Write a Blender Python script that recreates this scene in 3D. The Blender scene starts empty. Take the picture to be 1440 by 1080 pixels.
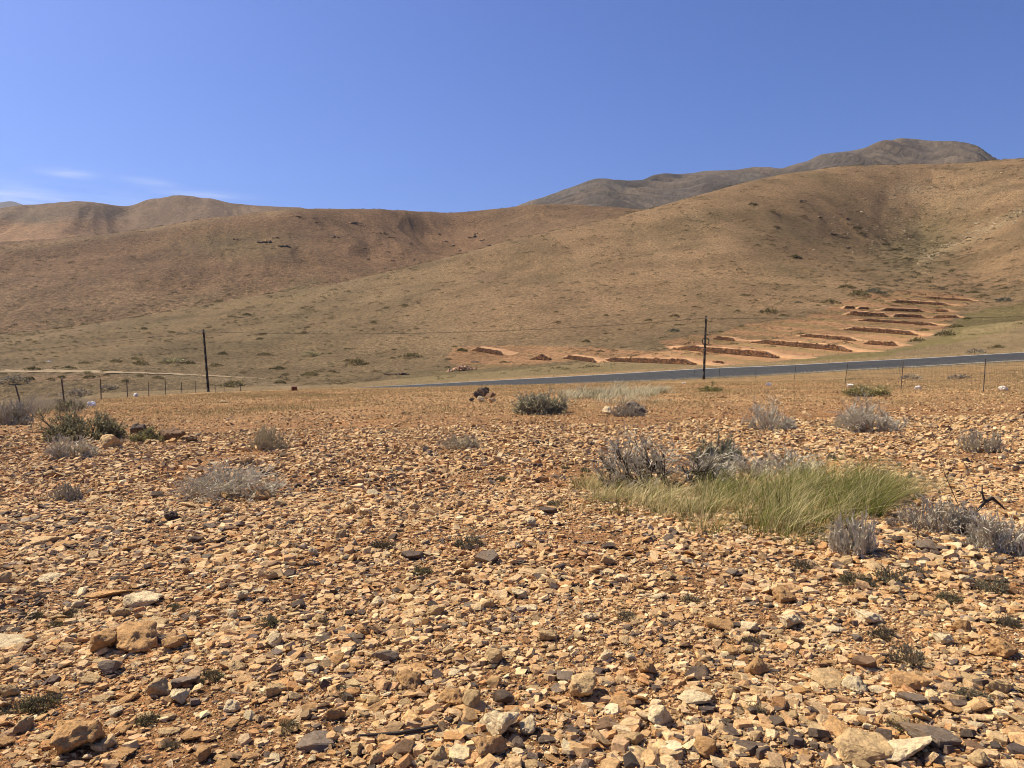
import bpy, bmesh, math, random
import numpy as np
from mathutils import Vector, noise as mnoise, Matrix
random.seed(7); RNG = np.random.default_rng(11)
S = bpy.context.scene; COL = S.collection
EYE = 1.65; F = 1084.0; UC = 720.0; VH = 500.0

# ---------------------------------------------------------------- helpers
def tag(o, label=None, cat=None, group=None, kind=None):
    if label: o['label'] = label
    if cat: o['category'] = cat
    if group: o['group'] = group
    if kind: o['kind'] = kind
    return o
def empty(name, loc, rz=0):
    o = bpy.data.objects.new(name, None); COL.objects.link(o)
    o.location = loc; o.rotation_euler = (0, 0, rz); o.empty_display_size = .2
    return o
def link(name, me, mat=None, parent=None, loc=None):
    o = bpy.data.objects.new(name, me); COL.objects.link(o)
    if mat and not me.materials: me.materials.append(mat)
    if parent: o.parent = parent
    if loc is not None: o.location = loc
    return o
def copy_tree(o, parent=None):
    c = o.copy(); COL.objects.link(c)
    if parent: c.parent = parent
    for ch in list(o.children): copy_tree(ch, c)
    return c
def mesh_np(name, V, Fc, col=None, smooth=False):
    """V (n,3); Fc (m,k) constant polygon size; col (n,3) point colours"""
    V = np.asarray(V, np.float32); Fc = np.asarray(Fc, np.int32)
    me = bpy.data.meshes.new(name); n, m, k = len(V), len(Fc), Fc.shape[1]
    me.vertices.add(n); me.vertices.foreach_set('co', V.ravel())
    me.loops.add(m*k); me.loops.foreach_set('vertex_index', Fc.ravel())
    me.polygons.add(m); me.polygons.foreach_set('loop_start', np.arange(0, m*k, k, dtype=np.int32))
    me.polygons.foreach_set('use_smooth', np.full(m, smooth, bool))
    if col is not None:
        a = me.attributes.new('tint', 'FLOAT_COLOR', 'POINT')
        c = np.ones((n, 4), np.float32); c[:, :3] = col; a.data.foreach_set('color', c.ravel())
    me.update(calc_edges=True)
    return me
def smoothstep(a, b, x):
    t = np.clip((x-a)/(b-a), 0, 1); return t*t*(3-2*t)
def hash2(ix, iy, s):
    h = (ix.astype(np.int64)*374761393 + iy.astype(np.int64)*668265263 + s*1442695041) & 0xffffffff
    h = ((h ^ (h >> 13))*1274126177) & 0xffffffff
    h = (h ^ (h >> 16)) & 0xffffffff
    return h/4294967296.0
def perlin(x, y, s=0):
    x = np.asarray(x, float); y = np.asarray(y, float)
    ix = np.floor(x); iy = np.floor(y); fx = x-ix; fy = y-iy
    sx = fx*fx*fx*(fx*(fx*6-15)+10); sy = fy*fy*fy*(fy*(fy*6-15)+10)
    def g(dx, dy):
        a = hash2(ix+dx, iy+dy, s)*2*np.pi
        return np.cos(a)*(fx-dx)+np.sin(a)*(fy-dy)
    a = g(0, 0); b = g(1, 0); c = g(0, 1); d = g(1, 1)
    return (a+(b-a)*sx+(c-a)*sy+(a-b-c+d)*sx*sy)*1.5
def fbm(x, y, o=4, s=0, gain=.5):
    r = 0; a = 1.0; t = 0
    for i in range(o):
        r = r+a*perlin(x*2**i+17.3*i, y*2**i-9.1*i, s+i); t += a; a *= gain
    return r/t
def ridged(x, y, o=4, s=0):
    r = 0; a = 1.0; t = 0
    for i in range(o):
        r = r+a*(1-2*np.abs(perlin(x*2**i+31.7*i, y*2**i+5.3*i, s+i))); t += a; a *= .5
    return r/t
def pchip_slopes(x, y):
    """x (k,) or (n,k); y (n,k)"""
    h = np.diff(x, axis=-1); d = np.diff(y, axis=-1)/h
    m = np.zeros_like(y)
    h0 = h[..., :-1]; h1 = h[..., 1:]; d0 = d[..., :-1]; d1 = d[..., 1:]
    w1 = 2*h1+h0; w2 = h1+2*h0
    ok = d0*d1 > 0
    with np.errstate(divide='ignore', invalid='ignore'):
        hm = (w1+w2)/(w1/d0+w2/d1)
    m[..., 1:-1] = np.where(ok, hm, 0)
    m[..., 0] = d[..., 0]; m[..., -1] = d[..., -1]
    return m
def pchip1(x, y, q):
    x = np.asarray(x, float); y = np.asarray(y, float)
    m = pchip_slopes(x, y[None])[0]; q = np.clip(q, x[0], x[-1])
    i = np.clip(np.searchsorted(x, q, side='right')-1, 0, len(x)-2)
    h = x[i+1]-x[i]; t = (q-x[i])/h
    return (y[i]*(1+2*t)*(1-t)**2+m[i]*h*t*(1-t)**2+y[i+1]*t*t*(3-2*t)+m[i+1]*h*t*t*(t-1))
def pchip_rows(Xr, Yr, q):
    """per-sample tables Xr,Yr (n,k), query q (n,)"""
    m = pchip_slopes(Xr, Yr); q = np.clip(q, Xr[:, 0], Xr[:, -1])
    i = np.clip((Xr <= q[:, None]).sum(1)-1, 0, Xr.shape[1]-2); r = np.arange(len(q))
    x0 = Xr[r, i]; x1 = Xr[r, i+1]; y0 = Yr[r, i]; y1 = Yr[r, i+1]; h = x1-x0; t = (q-x0)/h
    return y0*(1+2*t)*(1-t)**2+m[r, i]*h*t*(1-t)**2+y1*t*t*(3-2*t)+m[r, i+1]*h*t*t*(t-1)
def in_poly(u, v, P):
    r = np.zeros(u.shape, bool); n = len(P)
    for i in range(n):
        x0, y0 = P[i]; x1, y1 = P[(i+1) % n]
        if y0 == y1: continue
        c = ((y0 > v) != (y1 > v)) & (u < (x1-x0)*(v-y0)/(y1-y0)+x0); r ^= c
    return r

# ---------------------------------------------------------------- terrain: control profiles (azimuth column: depth, level)
def plane(X, Y):
    return .020*X*np.minimum(1, 25/np.maximum(np.abs(X), 25)) + .05*fbm(X*.13, Y*.13, 3, 5)
CU = np.array([-1100, -500, 0, 140, 300, 480, 570, 720, 850, 990, 1100, 1200, 1280, 1360, 1440, 1700, 2140, 2600], float)
def prof(*rows): return np.array(rows, float)
ROWS = [  # for each column: crest, road near edge, road far edge, apron, lower hill, upper apron, upper hill, ridge
 prof((33,590),(100,588),(106,585),(125,530),(175,505),(205,495),(235,487),(260,485)),
 prof((33,588),(100,585),(106,582),(125,528),(172,500),(202,490),(232,482),(255,478)),
 prof((33,579),(100,581),(106,577),(125,524),(170,497),(200,483),(230,474),(255,470)),
 prof((45,563),(99,570),(106,564),(125,524),(170,490),(205,473),(240,461),(270,454)),
 prof((50,552),(97,560),(104,555),(128,531),(175,486),(220,460),(265,441),(300,427)),
 prof((48,547.5),(93,550),(101,546),(130,527),(175,477),(215,445),(260,418),(300,398)),
 prof((47,546.3),(88,546.5),(96,541.5),(128,524),(170,474),(210,438),(260,404),(306,378)),
 prof((46,543.3),(80.5,543),(88,533.2),(120,516),(150,484),(190,430),(250,380),(320,341)),
 prof((45,541.5),(73.5,538.2),(81,526),(110,508),(140,478),(180,425),(250,365),(340,314)),
 prof((43,541),(66.5,532.6),(73.5,517.8),(97,500),(135,467),(175,420),(255,345),(360,278)),
 prof((41,542),(63.5,527),(70.5,513.3),(94,494),(135,458),(180,411),(270,330),(390,252)),
 prof((40,541),(60,521),(67,508),(92,488),(140,446),(190,403),(286,345),(409,238)),
 prof((39,541),(58.5,517),(65.3,504),(90,484),(145,442),(206,393),(298,350),(421,236)),
 prof((38,541),(56.5,512.4),(63.5,499.5),(86,479),(140,441),(195,400),(280,335),(426,236)),
 prof((36,541),(54.5,508),(61.5,495),(82,474),(122,443),(165,405),(256,320),(425,233)),
 prof((33,541),(50,495),(57,484),(76,466),(110,432),(140,395),(220,290),(400,215)),
 prof((30,541),(42,488),(48,476),(65,460),(95,425),(120,390),(190,290),(350,230)),
 prof((30,541),(38,486),(44,476),(60,460),(90,425),(115,390),(180,300),(330,250)),
]
CD = np.array([r[:, 0] for r in ROWS]); CZ = EYE-(np.array([r[:, 1] for r in ROWS])-VH)*CD/F
def columns(u):
    u = np.clip(u, CU[0], CU[-1])
    D = np.stack([pchip1(CU, CD[:, k], u) for k in range(8)], 1)
    Z = np.stack([pchip1(CU, CZ[:, k], u) for k in range(8)], 1)
    D2 = [D, D[:, 7:]*1.12, D[:, 7:]*1.5]; Z2 = [Z, Z[:, 7:]-.035*D[:, 7:], Z[:, 7:]-.22*D[:, 7:]]
    pd = np.array([8., 14., 20.])[None].repeat(len(u), 0); tx = ((u-UC)/F)[:, None]
    return np.concatenate([pd]+D2, 1), np.concatenate([plane(tx*pd, pd)]+Z2, 1)
def terrain_raw(X, Y):
    X = np.asarray(X, float); Y = np.asarray(Y, float); sh = X.shape; X = X.ravel(); Y = Y.ravel()
    Ys = np.maximum(Y, 8); u = UC+F*X/Ys
    D, Z = columns(u)
    z = pchip_rows(D, Z, Ys)
    z = np.where(Y < 8, plane(X, Y), z)
    return z.reshape(sh), D, Ys
def terrain(X, Y, road=True):
    X = np.asarray(X, float); Y = np.asarray(Y, float); sh = X.shape
    z, D, Ys = terrain_raw(X, Y); z = z.ravel(); x = X.ravel(); y = Ys
    rn = D[:, 4]; rf = D[:, 5]
    off = smoothstep(0, 14, y-rf)                         # relief only beyond the road
    hill = smoothstep(120, 260, y)
    crest = 1-.9*smoothstep(.72, 1.0, y/D[:, 10])
    wx = x+9*fbm(x*.02, y*.02, 3, 28)
    uz = UC+F*x/y; zone = smoothstep(570, 660, uz)*(1-smoothstep(1380, 1480, uz))*(1-smoothstep(175, 220, y)); off = off*(1-.9*zone)
    z = z+off*(.35*fbm(x*.05, y*.05, 4, 21)+.10*fbm(x*.4, y*.4, 2, 22)+smoothstep(95, 130, y)*.13*fbm(x*.45, y*.45, 3, 27))
    z = z+hill*crest*(2.6*np.minimum(0, ridged(wx*.022+.005*y, y*.006, 4, 23)-.55)+.95*np.minimum(0, ridged(wx*.075+.01*y, y*.012, 3, 29)-.35)+.6*fbm(x*.10, y*.10, 4, 26)+.9)
    uu = UC+F*x/y; gd = smoothstep(205, 260, y)*(1-smoothstep(370, 420, y))
    for cu, ds, wd, sl in ((1284, .85, 9, .20), (1264, .5, 8, -.40), (1306, .5, 8, .55)):
        z = z-ds*gd*np.exp(-((uu-(cu+sl*(y-290)+26*fbm(y*.022+cu, y*0+cu*.1, 3, 19)))/wd)**2)*np.clip(.7+1.6*fbm(x*.05, y*.03+cu, 2, 18), 0, 1.3)
    nf = 1-smoothstep(-4, 0, y-rn)
    z = z+nf*(.018*fbm(X.ravel()*1.1, Y.ravel()*1.1, 4, 31)+.10*smoothstep(12, 30, Y.ravel())*fbm(X.ravel()*.22, Y.ravel()*.22, 3, 33))
    if road:
        inside = smoothstep(rn-.2, rn+.35, y)*(1-smoothstep(rf-.35, rf+.2, y)); z = z-.22*inside
    return z.reshape(sh)
def tz(x, y): return float(terrain(np.array([x]), np.array([y]))[0])
DS = 2.2*1.004**np.arange(1420)
def pix(u, v):
    """the first point of the main terrain on the line of sight through photo pixel u, v"""
    X = (u-UC)/F*DS; zr = EYE-(v-VH)*DS/F; zt = terrain(X, DS)
    k = np.nonzero(zt >= zr)[0]
    if not len(k): k = [np.argmin(np.abs(zt-zr))]
    k = max(int(k[0]), 1); a = zr[k-1]-zt[k-1]; b = zr[k]-zt[k]
    t = a/(a-b) if abs(a-b) > 1e-9 else 0; d = DS[k-1]+(DS[k]-DS[k-1])*min(max(t, 0), 1)
    x = (u-UC)/F*d
    return x, d, tz(x, d)
def pixv(u, v):
    """the same for many pixels of the near field at once"""
    u = np.asarray(u, float); v = np.asarray(v, float); z = np.zeros_like(u)
    for _ in range(14):
        d = np.clip((EYE-z)*F/np.maximum(v-VH, 6), 2, 60); z = .5*z+.5*terrain((u-UC)/F*d, d)
    d = np.clip((EYE-z)*F/np.maximum(v-VH, 6), 2, 60); x = (u-UC)/F*d
    return np.stack([x, d, terrain(x, d)], -1)
def to_px(x, y, z): return UC+F*x/y, VH+F*(EYE-z)/y

# ---------------------------------------------------------------- materials
class NT:
    def __init__(s, name):
        s.m = bpy.data.materials.new(name); s.m.use_nodes = True; s.t = s.m.node_tree; s.t.nodes.clear()
        s.out = s.n('ShaderNodeOutputMaterial')
    def n(s, kind, **kw):
        nd = s.t.nodes.new(kind)
        for k, v in kw.items():
            if k.startswith('i_'):
                key = k[2:].replace('_', ' '); nd.inputs[int(key) if key.isdigit() else key].default_value = v
            else: setattr(nd, k, v)
        return nd
    def l(s, a, b): s.t.links.new(a, b)
    def noise(s, vec, scale, detail=4, rough=.55):
        nd = s.n('ShaderNodeTexNoise', i_Scale=scale, i_Detail=detail, i_Roughness=rough); s.l(vec, nd.inputs['Vector']); return nd.outputs['Fac']
    def ramp(s, fac, stops, interp='LINEAR'):
        nd = s.n('ShaderNodeValToRGB'); cr = nd.color_ramp; cr.interpolation = interp
        while len(cr.elements) < len(stops): cr.elements.new(.5)
        for e, (p, c) in zip(cr.elements, stops):
            e.position = p; e.color = (c, c, c, 1) if isinstance(c, (int, float)) else (*c, 1)
        s.l(fac, nd.inputs['Fac']); return nd.outputs['Color']
    def mix(s, a, b, fac, mode='MIX'):
        nd = s.n('ShaderNodeMix', data_type='RGBA', blend_type=mode)
        for v, i in ((fac, 0), (a, 6), (b, 7)):
            if hasattr(v, 'is_linked'): s.l(v, nd.inputs[i])
            else: nd.inputs[i].default_value = v if i == 0 else (*v, 1)
        return nd.outputs[2]
    def math(s, op, a, b=0.0):
        nd = s.n('ShaderNodeMath', operation=op)
        for v, i in ((a, 0), (b, 1)):
            if hasattr(v, 'is_linked'): s.l(v, nd.inputs[i])
            else: nd.inputs[i].default_value = v
        return nd.outputs[0]
    def bump(s, h, strength, dist):
        nd = s.n('ShaderNodeBump', i_Strength=strength, i_Distance=dist); s.l(h, nd.inputs['Height']); return nd.outputs['Normal']
    def bsdf(s, color, rough=.9, normal=None, spec=.2, **kw):
        b = s.n('ShaderNodeBsdfPrincipled', i_Roughness=rough); b.inputs['Specular IOR Level'].default_value = spec
        if hasattr(color, 'is_linked'): s.l(color, b.inputs['Base Color'])
        else: b.inputs['Base Color'].default_value = (*color, 1)
        if normal: s.l(normal, b.inputs['Normal'])
        for k, v in kw.items(): b.inputs[k].default_value = v
        s.l(b.outputs[0], s.out.inputs['Surface']); return b
    def attr(s, name='tint'):
        return s.n('ShaderNodeAttribute', attribute_name=name).outputs['Color']
    def pos(s): return s.n('ShaderNodeNewGeometry').outputs['Position']
def terrain_mat(name, scales, contrast, bump_d, dark=.45, pale=.5):
    """tint attribute (the soil's own colour) broken by grain, dark tufts and pale stones at the given sizes"""
    t = NT(name); p = t.pos(); c = t.attr()
    for i, sc in enumerate(scales):
        k = contrast[i]; c = t.mix(c, t.ramp(t.noise(p, sc, 5, .62), [(.38, 1-k), (.5, 1.0), (.62, 1+k)]), 1.0, 'MULTIPLY')
    sp = t.ramp(t.noise(p, scales[0]*.9, 3, .6), [(.60, 0), (.70, 1)])
    big = t.ramp(t.noise(p, scales[0]*.06, 3, .6), [(.42, 0), (.62, 1)])
    c = t.mix(c, (.075, .058, .03), t.math('MULTIPLY', t.math('MULTIPLY', sp, big), dark))
    v = t.n('ShaderNodeTexNoise', i_Scale=scales[0]*1.7, i_Detail=2, i_Roughness=.5); t.l(p, v.inputs['Vector'])
    pl = t.ramp(v.outputs['Fac'], [(.64, 0), (.72, 1)])
    c = t.mix(c, (.50, .36, .19), t.math('MULTIPLY', pl, pale))
    h = t.noise(p, scales[0]*1.4, 6, .65)
    t.bsdf(c, .95, t.bump(h, .9, bump_d), .1); return t.m
M = {}
def ground_mat():
    t = NT('stony soil'); p = t.pos(); c = t.attr()
    c = t.mix(c, t.ramp(t.noise(p, 1.4, 6, .65), [(.36, .74), (.5, 1.0), (.64, 1.22)]), 1.0, 'MULTIPLY')
    wp = t.n('ShaderNodeVectorMath', operation='ADD'); nz = t.n('ShaderNodeTexNoise', i_Scale=20.0); t.l(p, nz.inputs['Vector'])
    sc = t.n('ShaderNodeVectorMath', operation='SCALE'); t.l(nz.outputs['Color'], sc.inputs[0]); sc.inputs['Scale'].default_value = .03; t.l(p, wp.inputs[0]); t.l(sc.outputs[0], wp.inputs[1])
    hs = []
    for scale, lo, hi in ((42, .62, 1.45), (95, .70, 1.35), (16, .80, 1.22)):
        v = t.n('ShaderNodeTexVoronoi', i_Scale=float(scale)); t.l(wp.outputs[0], v.inputs['Vector'])
        sp = t.n('ShaderNodeSeparateColor'); t.l(v.outputs['Color'], sp.inputs[0])
        c = t.mix(c, t.ramp(sp.outputs[0], [(.05, lo*.8), (.3, .95), (.7, 1.05), (.95, hi)]), 1.0, 'MULTIPLY'); hs.append((v.outputs['Distance'], scale))
    h = t.math('ADD', t.math('MULTIPLY', hs[0][0], -.6), t.math('MULTIPLY', hs[1][0], -.3)); h = t.math('ADD', h, t.math('MULTIPLY', t.noise(p, 60, 6, .7), .7))
    t.bsdf(c, .95, t.bump(h, 1.0, .035), .1); return t.m
M['ground'] = ground_mat()
M['hill'] = terrain_mat('front hillside', (1.3, 4.6, .06), (.32, .44, .16), 1.6, .85, .65)
M['hill_far'] = terrain_mat('middle hillside', (.5, 2.0, .02), (.32, .36, .2), 3.2, .85, .5)
M['hill_distant'] = terrain_mat('far hillside', (.15, .6, .008), (.20, .2, .16), 4.0, .5, .25)
M['mountain'] = terrain_mat('mountain rock', (.08, .35, .006), (.16, .18, .24), 4.5, .4, .12)
def stone_mat(name, use_attr, bump=.9):
    t = NT(name)
    if use_attr: c = t.attr(); p = t.pos(); sc = 1.0
    else:
        oi = t.n('ShaderNodeObjectInfo'); c = oi.outputs['Color']
        tc = t.n('ShaderNodeTexCoord'); ad = t.n('ShaderNodeVectorMath', operation='ADD'); cb = t.n('ShaderNodeVectorMath', operation='SCALE')
        t.l(oi.outputs['Location'], ad.inputs[0]); t.l(tc.outputs['Object'], cb.inputs[0]); cb.inputs['Scale'].default_value = .12
        t.l(cb.outputs[0], ad.inputs[1]); p = ad.outputs[0]
    c = t.mix(c, t.ramp(t.noise(p, 26, 6, .65), [(.30, .62), (.5, 1.0), (.72, 1.28)]), 1.0, 'MULTIPLY')
    c = t.mix(c, t.ramp(t.noise(p, 110, 4, .6), [(.32, .70), (.5, 1.0), (.7, 1.16)]), 1.0, 'MULTIPLY')
    if not use_attr:
        c = t.mix(c, (.30, .19, .10), t.math('MULTIPLY', t.ramp(t.noise(p, 9, 4, .6), [(.50, 0), (.66, 1)]), .45))
    t.bsdf(c, .9, t.bump(t.noise(p, 70, 8, .7), bump, .012), .15); return t.m
M['gravel'] = stone_mat('gravel stone', True, .8)
M['stone'] = stone_mat('field stone', False)
def plain(name, col, rough=.85, nscale=8, var=.3, metal=0, bump=.3, bd=.01):
    t = NT(name); p = t.n('ShaderNodeTexCoord').outputs['Object']
    c = t.mix(col, t.ramp(t.noise(p, nscale, 6, .6), [(.3, 1-var), (.5, 1.0), (.7, 1+var)]), 1.0, 'MULTIPLY')
    t.bsdf(c, rough, t.bump(t.noise(p, nscale*4, 5), bump, bd), .25, Metallic=metal); return t.m
def plant_mat(name, use_attr=True, col=(.1, .1, .05), trans=.25):
    t = NT(name)
    c = t.attr() if use_attr else None
    if c is None:
        c = t.mix(col, t.ramp(t.noise(t.pos(), 6, 4), [(.3, .7), (.7, 1.3)]), 1.0, 'MULTIPLY')
    d = t.n('ShaderNodeBsdfDiffuse'); tr = t.n('ShaderNodeBsdfTranslucent'); mx = t.n('ShaderNodeMixShader', i_0=trans)
    t.l(c, d.inputs[0]); t.l(c, tr.inputs[0]); t.l(d.outputs[0], mx.inputs[1]); t.l(tr.outputs[0], mx.inputs[2]); t.l(mx.outputs[0], t.out.inputs[0]); return t.m
M['plant'] = plant_mat('plant fibre'); M['twig'] = plant_mat('dry twig', trans=.05)
M['asphalt'] = plain('asphalt', (.040, .039, .037), .95, 2.2, .35)
M['line'] = plain('worn white line', (.45, .44, .40), .7, 5, .3)
M['track'] = plain('dusty track', (.275, .195, .105), .95, .8, .25)
M['wood'] = plain('weathered pole wood', (.045, .035, .028), .85, 14, .35)
M['steel'] = plain('rusty fence steel', (.11, .08, .06), .7, 30, .35)
M['wire'] = plain('fence wire', (.10, .095, .09), .6, 20, .2, .3)
M['cable'] = plain('black cable', (.02, .02, .02), .6, 20, .1)
M['earth'] = plain('red earth bank', (.40, .225, .105), .95, 1.3, .22, bump=.8, bd=.15)
M['ceramic'] = plain('insulator', (.35, .33, .30), .3, 20, .1)
M['plastic'] = plain('white plastic film', (.86, .86, .86), .45, 9, .05)
M['rust'] = plain('rusty sheet', (.16, .06, .028), .8, 9, .4)
M['white'] = plain('bleached stone', (.72, .66, .56), .9, 9, .2)

# ---------------------------------------------------------------- ground and front hill, one continuous surface in two pieces
tu = np.concatenate([np.linspace(-1.55, -.74, 90, endpoint=False), np.linspace(-.74, .74, 800, endpoint=False), np.linspace(.74, 1.55, 91)])
AP = 6.0
def sheet(dlist):
    d = np.asarray(dlist); Y = d[:, None]*np.ones(len(tu))[None]; X = tu[None]*(d[:, None]+AP)
    return X, Y
def soil_tint(X, Y, Z):
    sh = X.shape; x = X.ravel(); y = Y.ravel(); z = Z.ravel(); ys = np.maximum(y, 2.5)
    u = UC+F*x/ys; v = VH+F*(EYE-z)/ys
    j = fbm(x*.12, y*.12, 4, 41); j2 = fbm(x*.02, y*.02, 3, 44); ju = u+9*j; jv = v+4*j
    def mixin(c, col, w): return c+(np.array(col)-c)*w[:, None]
    c = np.tile(np.array([.32, .165, .070]), (len(x), 1))
    c = mixin(c, (.37, .175, .066), smoothstep(.0, .5, fbm(x*.35, y*.35, 4, 47))*.8)
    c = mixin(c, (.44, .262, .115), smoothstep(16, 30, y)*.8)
    c = mixin(c, (.38, .19, .075), smoothstep(15, 22, y)*smoothstep(.05, .4, j)*.8)
    D, _ = columns(UC+F*x/np.maximum(y, 8)); rn = D[:, 4]; rf = D[:, 5]
    verge = smoothstep(-22, -8, y-rn)*smoothstep(.1, .5, (u-600)/900)
    c = mixin(c, (.25, .165, .072), verge*.8)
    c = mixin(c, (.21, .145, .064), smoothstep(-1, 5, y-D[:, 3])*(1-smoothstep(560, 760, u))*.9)
    b = smoothstep(0, 5, y-rf)                             # beyond the road
    c = mixin(c, (.218, .152, .074), b)
    h = smoothstep(118, 175, y)*b
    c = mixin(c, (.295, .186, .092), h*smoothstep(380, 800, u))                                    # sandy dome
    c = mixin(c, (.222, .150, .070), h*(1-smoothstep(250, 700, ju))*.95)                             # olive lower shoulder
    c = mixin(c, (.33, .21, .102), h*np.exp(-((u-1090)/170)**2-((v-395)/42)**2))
    c = mixin(c, (.135, .087, .043), h*np.exp(-((ju-1125-.55*(jv-330))/110)**4-((jv-332-.12*(ju-1100))/42)**2)*.62)      # right-facing spur flank: its shade painted in as darker brown
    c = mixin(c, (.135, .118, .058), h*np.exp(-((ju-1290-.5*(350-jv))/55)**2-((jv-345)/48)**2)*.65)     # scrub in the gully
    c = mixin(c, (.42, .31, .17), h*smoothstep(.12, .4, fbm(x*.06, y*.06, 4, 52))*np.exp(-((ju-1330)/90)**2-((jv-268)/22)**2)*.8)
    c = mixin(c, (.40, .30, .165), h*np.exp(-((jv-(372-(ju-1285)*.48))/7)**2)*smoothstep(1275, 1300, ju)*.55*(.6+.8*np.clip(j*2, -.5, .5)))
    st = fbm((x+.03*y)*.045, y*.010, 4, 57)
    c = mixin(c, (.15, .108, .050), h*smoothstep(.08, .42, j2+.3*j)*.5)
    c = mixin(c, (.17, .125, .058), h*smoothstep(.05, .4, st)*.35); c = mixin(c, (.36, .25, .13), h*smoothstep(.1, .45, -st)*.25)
    # terraces: red earth benches with olive strips of weeds between them
    red = np.zeros(len(x))
    for P in ([(636, 488), (700, 485), (850, 490), (968, 494), (975, 511), (850, 504), (780, 509), (735, 516), (640, 522), (630, 503)],
              [(925, 480), (1000, 470), (1060, 455), (1150, 440), (1180, 426), (1240, 412), (1300, 408), (1372, 418), (1345, 440), (1330, 460), (1290, 478), (1262, 490), (1180, 497), (1100, 508), (1010, 513), (970, 510)]):
        red = np.maximum(red, in_poly(ju, jv, P).astype(float))
    red *= b
    c = mixin(c, (.385, .210, .098), red*.95)
    c = mixin(c, (.21, .165, .06), red*(.35+.65*(u > 960))*smoothstep(.0, .4, np.sin((jv-.10*ju)*.55)+.8*j)*.5)
    c = mixin(c, (.175, .14, .05), b*in_poly(ju, jv, [(985, 515), (1100, 510), (1190, 499), (1270, 490), (1330, 470), (1360, 440), (1440, 425), (1440, 458), (1340, 482), (1240, 500), (1100, 514)]).astype(float)*.75)
    c = mixin(c, (.35, .25, .125), b*in_poly(ju, jv, [(1340, 478), (1370, 455), (1440, 448), (1440, 478), (1360, 488)]).astype(float)*.6*np.clip(.3+1.6*j, 0, 1))
    c = mixin(c, (.19, .145, .06), b*in_poly(ju, jv, [(640, 512), (960, 513), (960, 524), (700, 534), (560, 541), (560, 528)]).astype(float)*.5)
    c = mixin(c, (.33, .24, .14), b*np.exp(-((jv-(522+.00018*(u-60)**2))/3.5)**2)*(u < 430)*.35)
    c = mixin(c, (.36, .22, .12), b*np.exp(-((jv-531)/4)**2)*smoothstep(20, 50, u)*(1-smoothstep(130, 200, u))*.6)
    c = c*(1-.06*b)[:, None]
    return np.clip(c, .02, .9).reshape(sh+(3,))
def build_sheet(name, dlist, mat):
    X, Y = sheet(dlist); Z = terrain(X, Y); n, m = X.shape
    idx = np.arange(n*m).reshape(n, m)
    Fc = np.stack([idx[:-1, :-1], idx[:-1, 1:], idx[1:, 1:], idx[1:, :-1]], -1).reshape(-1, 4)
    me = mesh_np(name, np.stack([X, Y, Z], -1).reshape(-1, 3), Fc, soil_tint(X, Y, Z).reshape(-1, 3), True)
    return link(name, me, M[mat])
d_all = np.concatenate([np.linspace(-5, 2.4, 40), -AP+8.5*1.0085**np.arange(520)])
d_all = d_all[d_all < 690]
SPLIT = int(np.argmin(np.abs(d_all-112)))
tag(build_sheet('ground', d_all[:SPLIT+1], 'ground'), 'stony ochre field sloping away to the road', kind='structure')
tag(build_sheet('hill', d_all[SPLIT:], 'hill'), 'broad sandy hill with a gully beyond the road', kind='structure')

# ---------------------------------------------------------------- further hills, each a surface of its own
def hill_layer(name, mat, us, rows, tint, relief, n=(420, 170), back=(.06, .35)):
    """rows: list of (depths, levels in the photo) from foot to ridge"""
    us = np.array(us, float); q = np.linspace(us[0], us[-1], n[0])
    D = np.stack([pchip1(us, np.array(r[0], float)*np.ones(len(us)), q) for r in rows], 1)
    Zc = np.stack([pchip1(us, EYE-(np.array(r[1], float)-VH)*np.array(r[0], float)/F, q) for r in rows], 1)
    d0 = D[:, -1:]; D = np.concatenate([D, d0*1.10, d0*1.45], 1); Zc = np.concatenate([Zc, Zc[:, -1:]-back[0]*d0*.5, Zc[:, -1:]-back[1]*d0*.6], 1)
    k = D.shape[1]; t = np.linspace(0, k-1, n[1]); X = []; Y = []; Z = []
    tt = np.tile(np.arange(k, dtype=float), (n[0], 1))
    for s in t:
        d = pchip_rows(tt, D, np.full(n[0], s)); z = pchip_rows(D, Zc, d); x = (q-UC)/F*d
        X.append(x); Y.append(d); Z.append(z+relief(x, d, s/(k-3)))
    X, Y, Z = np.array(X), np.array(Y), np.array(Z)
    C = tint(X, Y, Z, UC+F*X/Y, VH+F*(EYE-Z)/Y)
    idx = np.arange(X.size).reshape(X.shape)
    Fc = np.stack([idx[:-1, :-1], idx[:-1, 1:], idx[1:, 1:], idx[1:, :-1]], -1).reshape(-1, 4)
    return link(name, mesh_np(name, np.stack([X, Y, Z], -1).reshape(-1, 3), Fc, C.reshape(-1, 3), True), M[mat]), (X, Y, Z)
def mixc(c, col, w): return c+(np.array(col)-c)*w[..., None]
def tint_mid(X, Y, Z, u, v):
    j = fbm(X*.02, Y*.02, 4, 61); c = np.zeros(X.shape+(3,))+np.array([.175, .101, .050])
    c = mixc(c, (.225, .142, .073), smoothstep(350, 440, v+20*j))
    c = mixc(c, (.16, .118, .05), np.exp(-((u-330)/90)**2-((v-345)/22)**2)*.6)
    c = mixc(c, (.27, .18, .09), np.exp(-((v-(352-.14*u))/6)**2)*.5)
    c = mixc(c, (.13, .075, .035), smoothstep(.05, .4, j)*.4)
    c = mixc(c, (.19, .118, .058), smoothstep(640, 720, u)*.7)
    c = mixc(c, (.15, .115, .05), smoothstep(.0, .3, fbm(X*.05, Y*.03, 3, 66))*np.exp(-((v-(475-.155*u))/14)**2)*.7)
    return c
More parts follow.
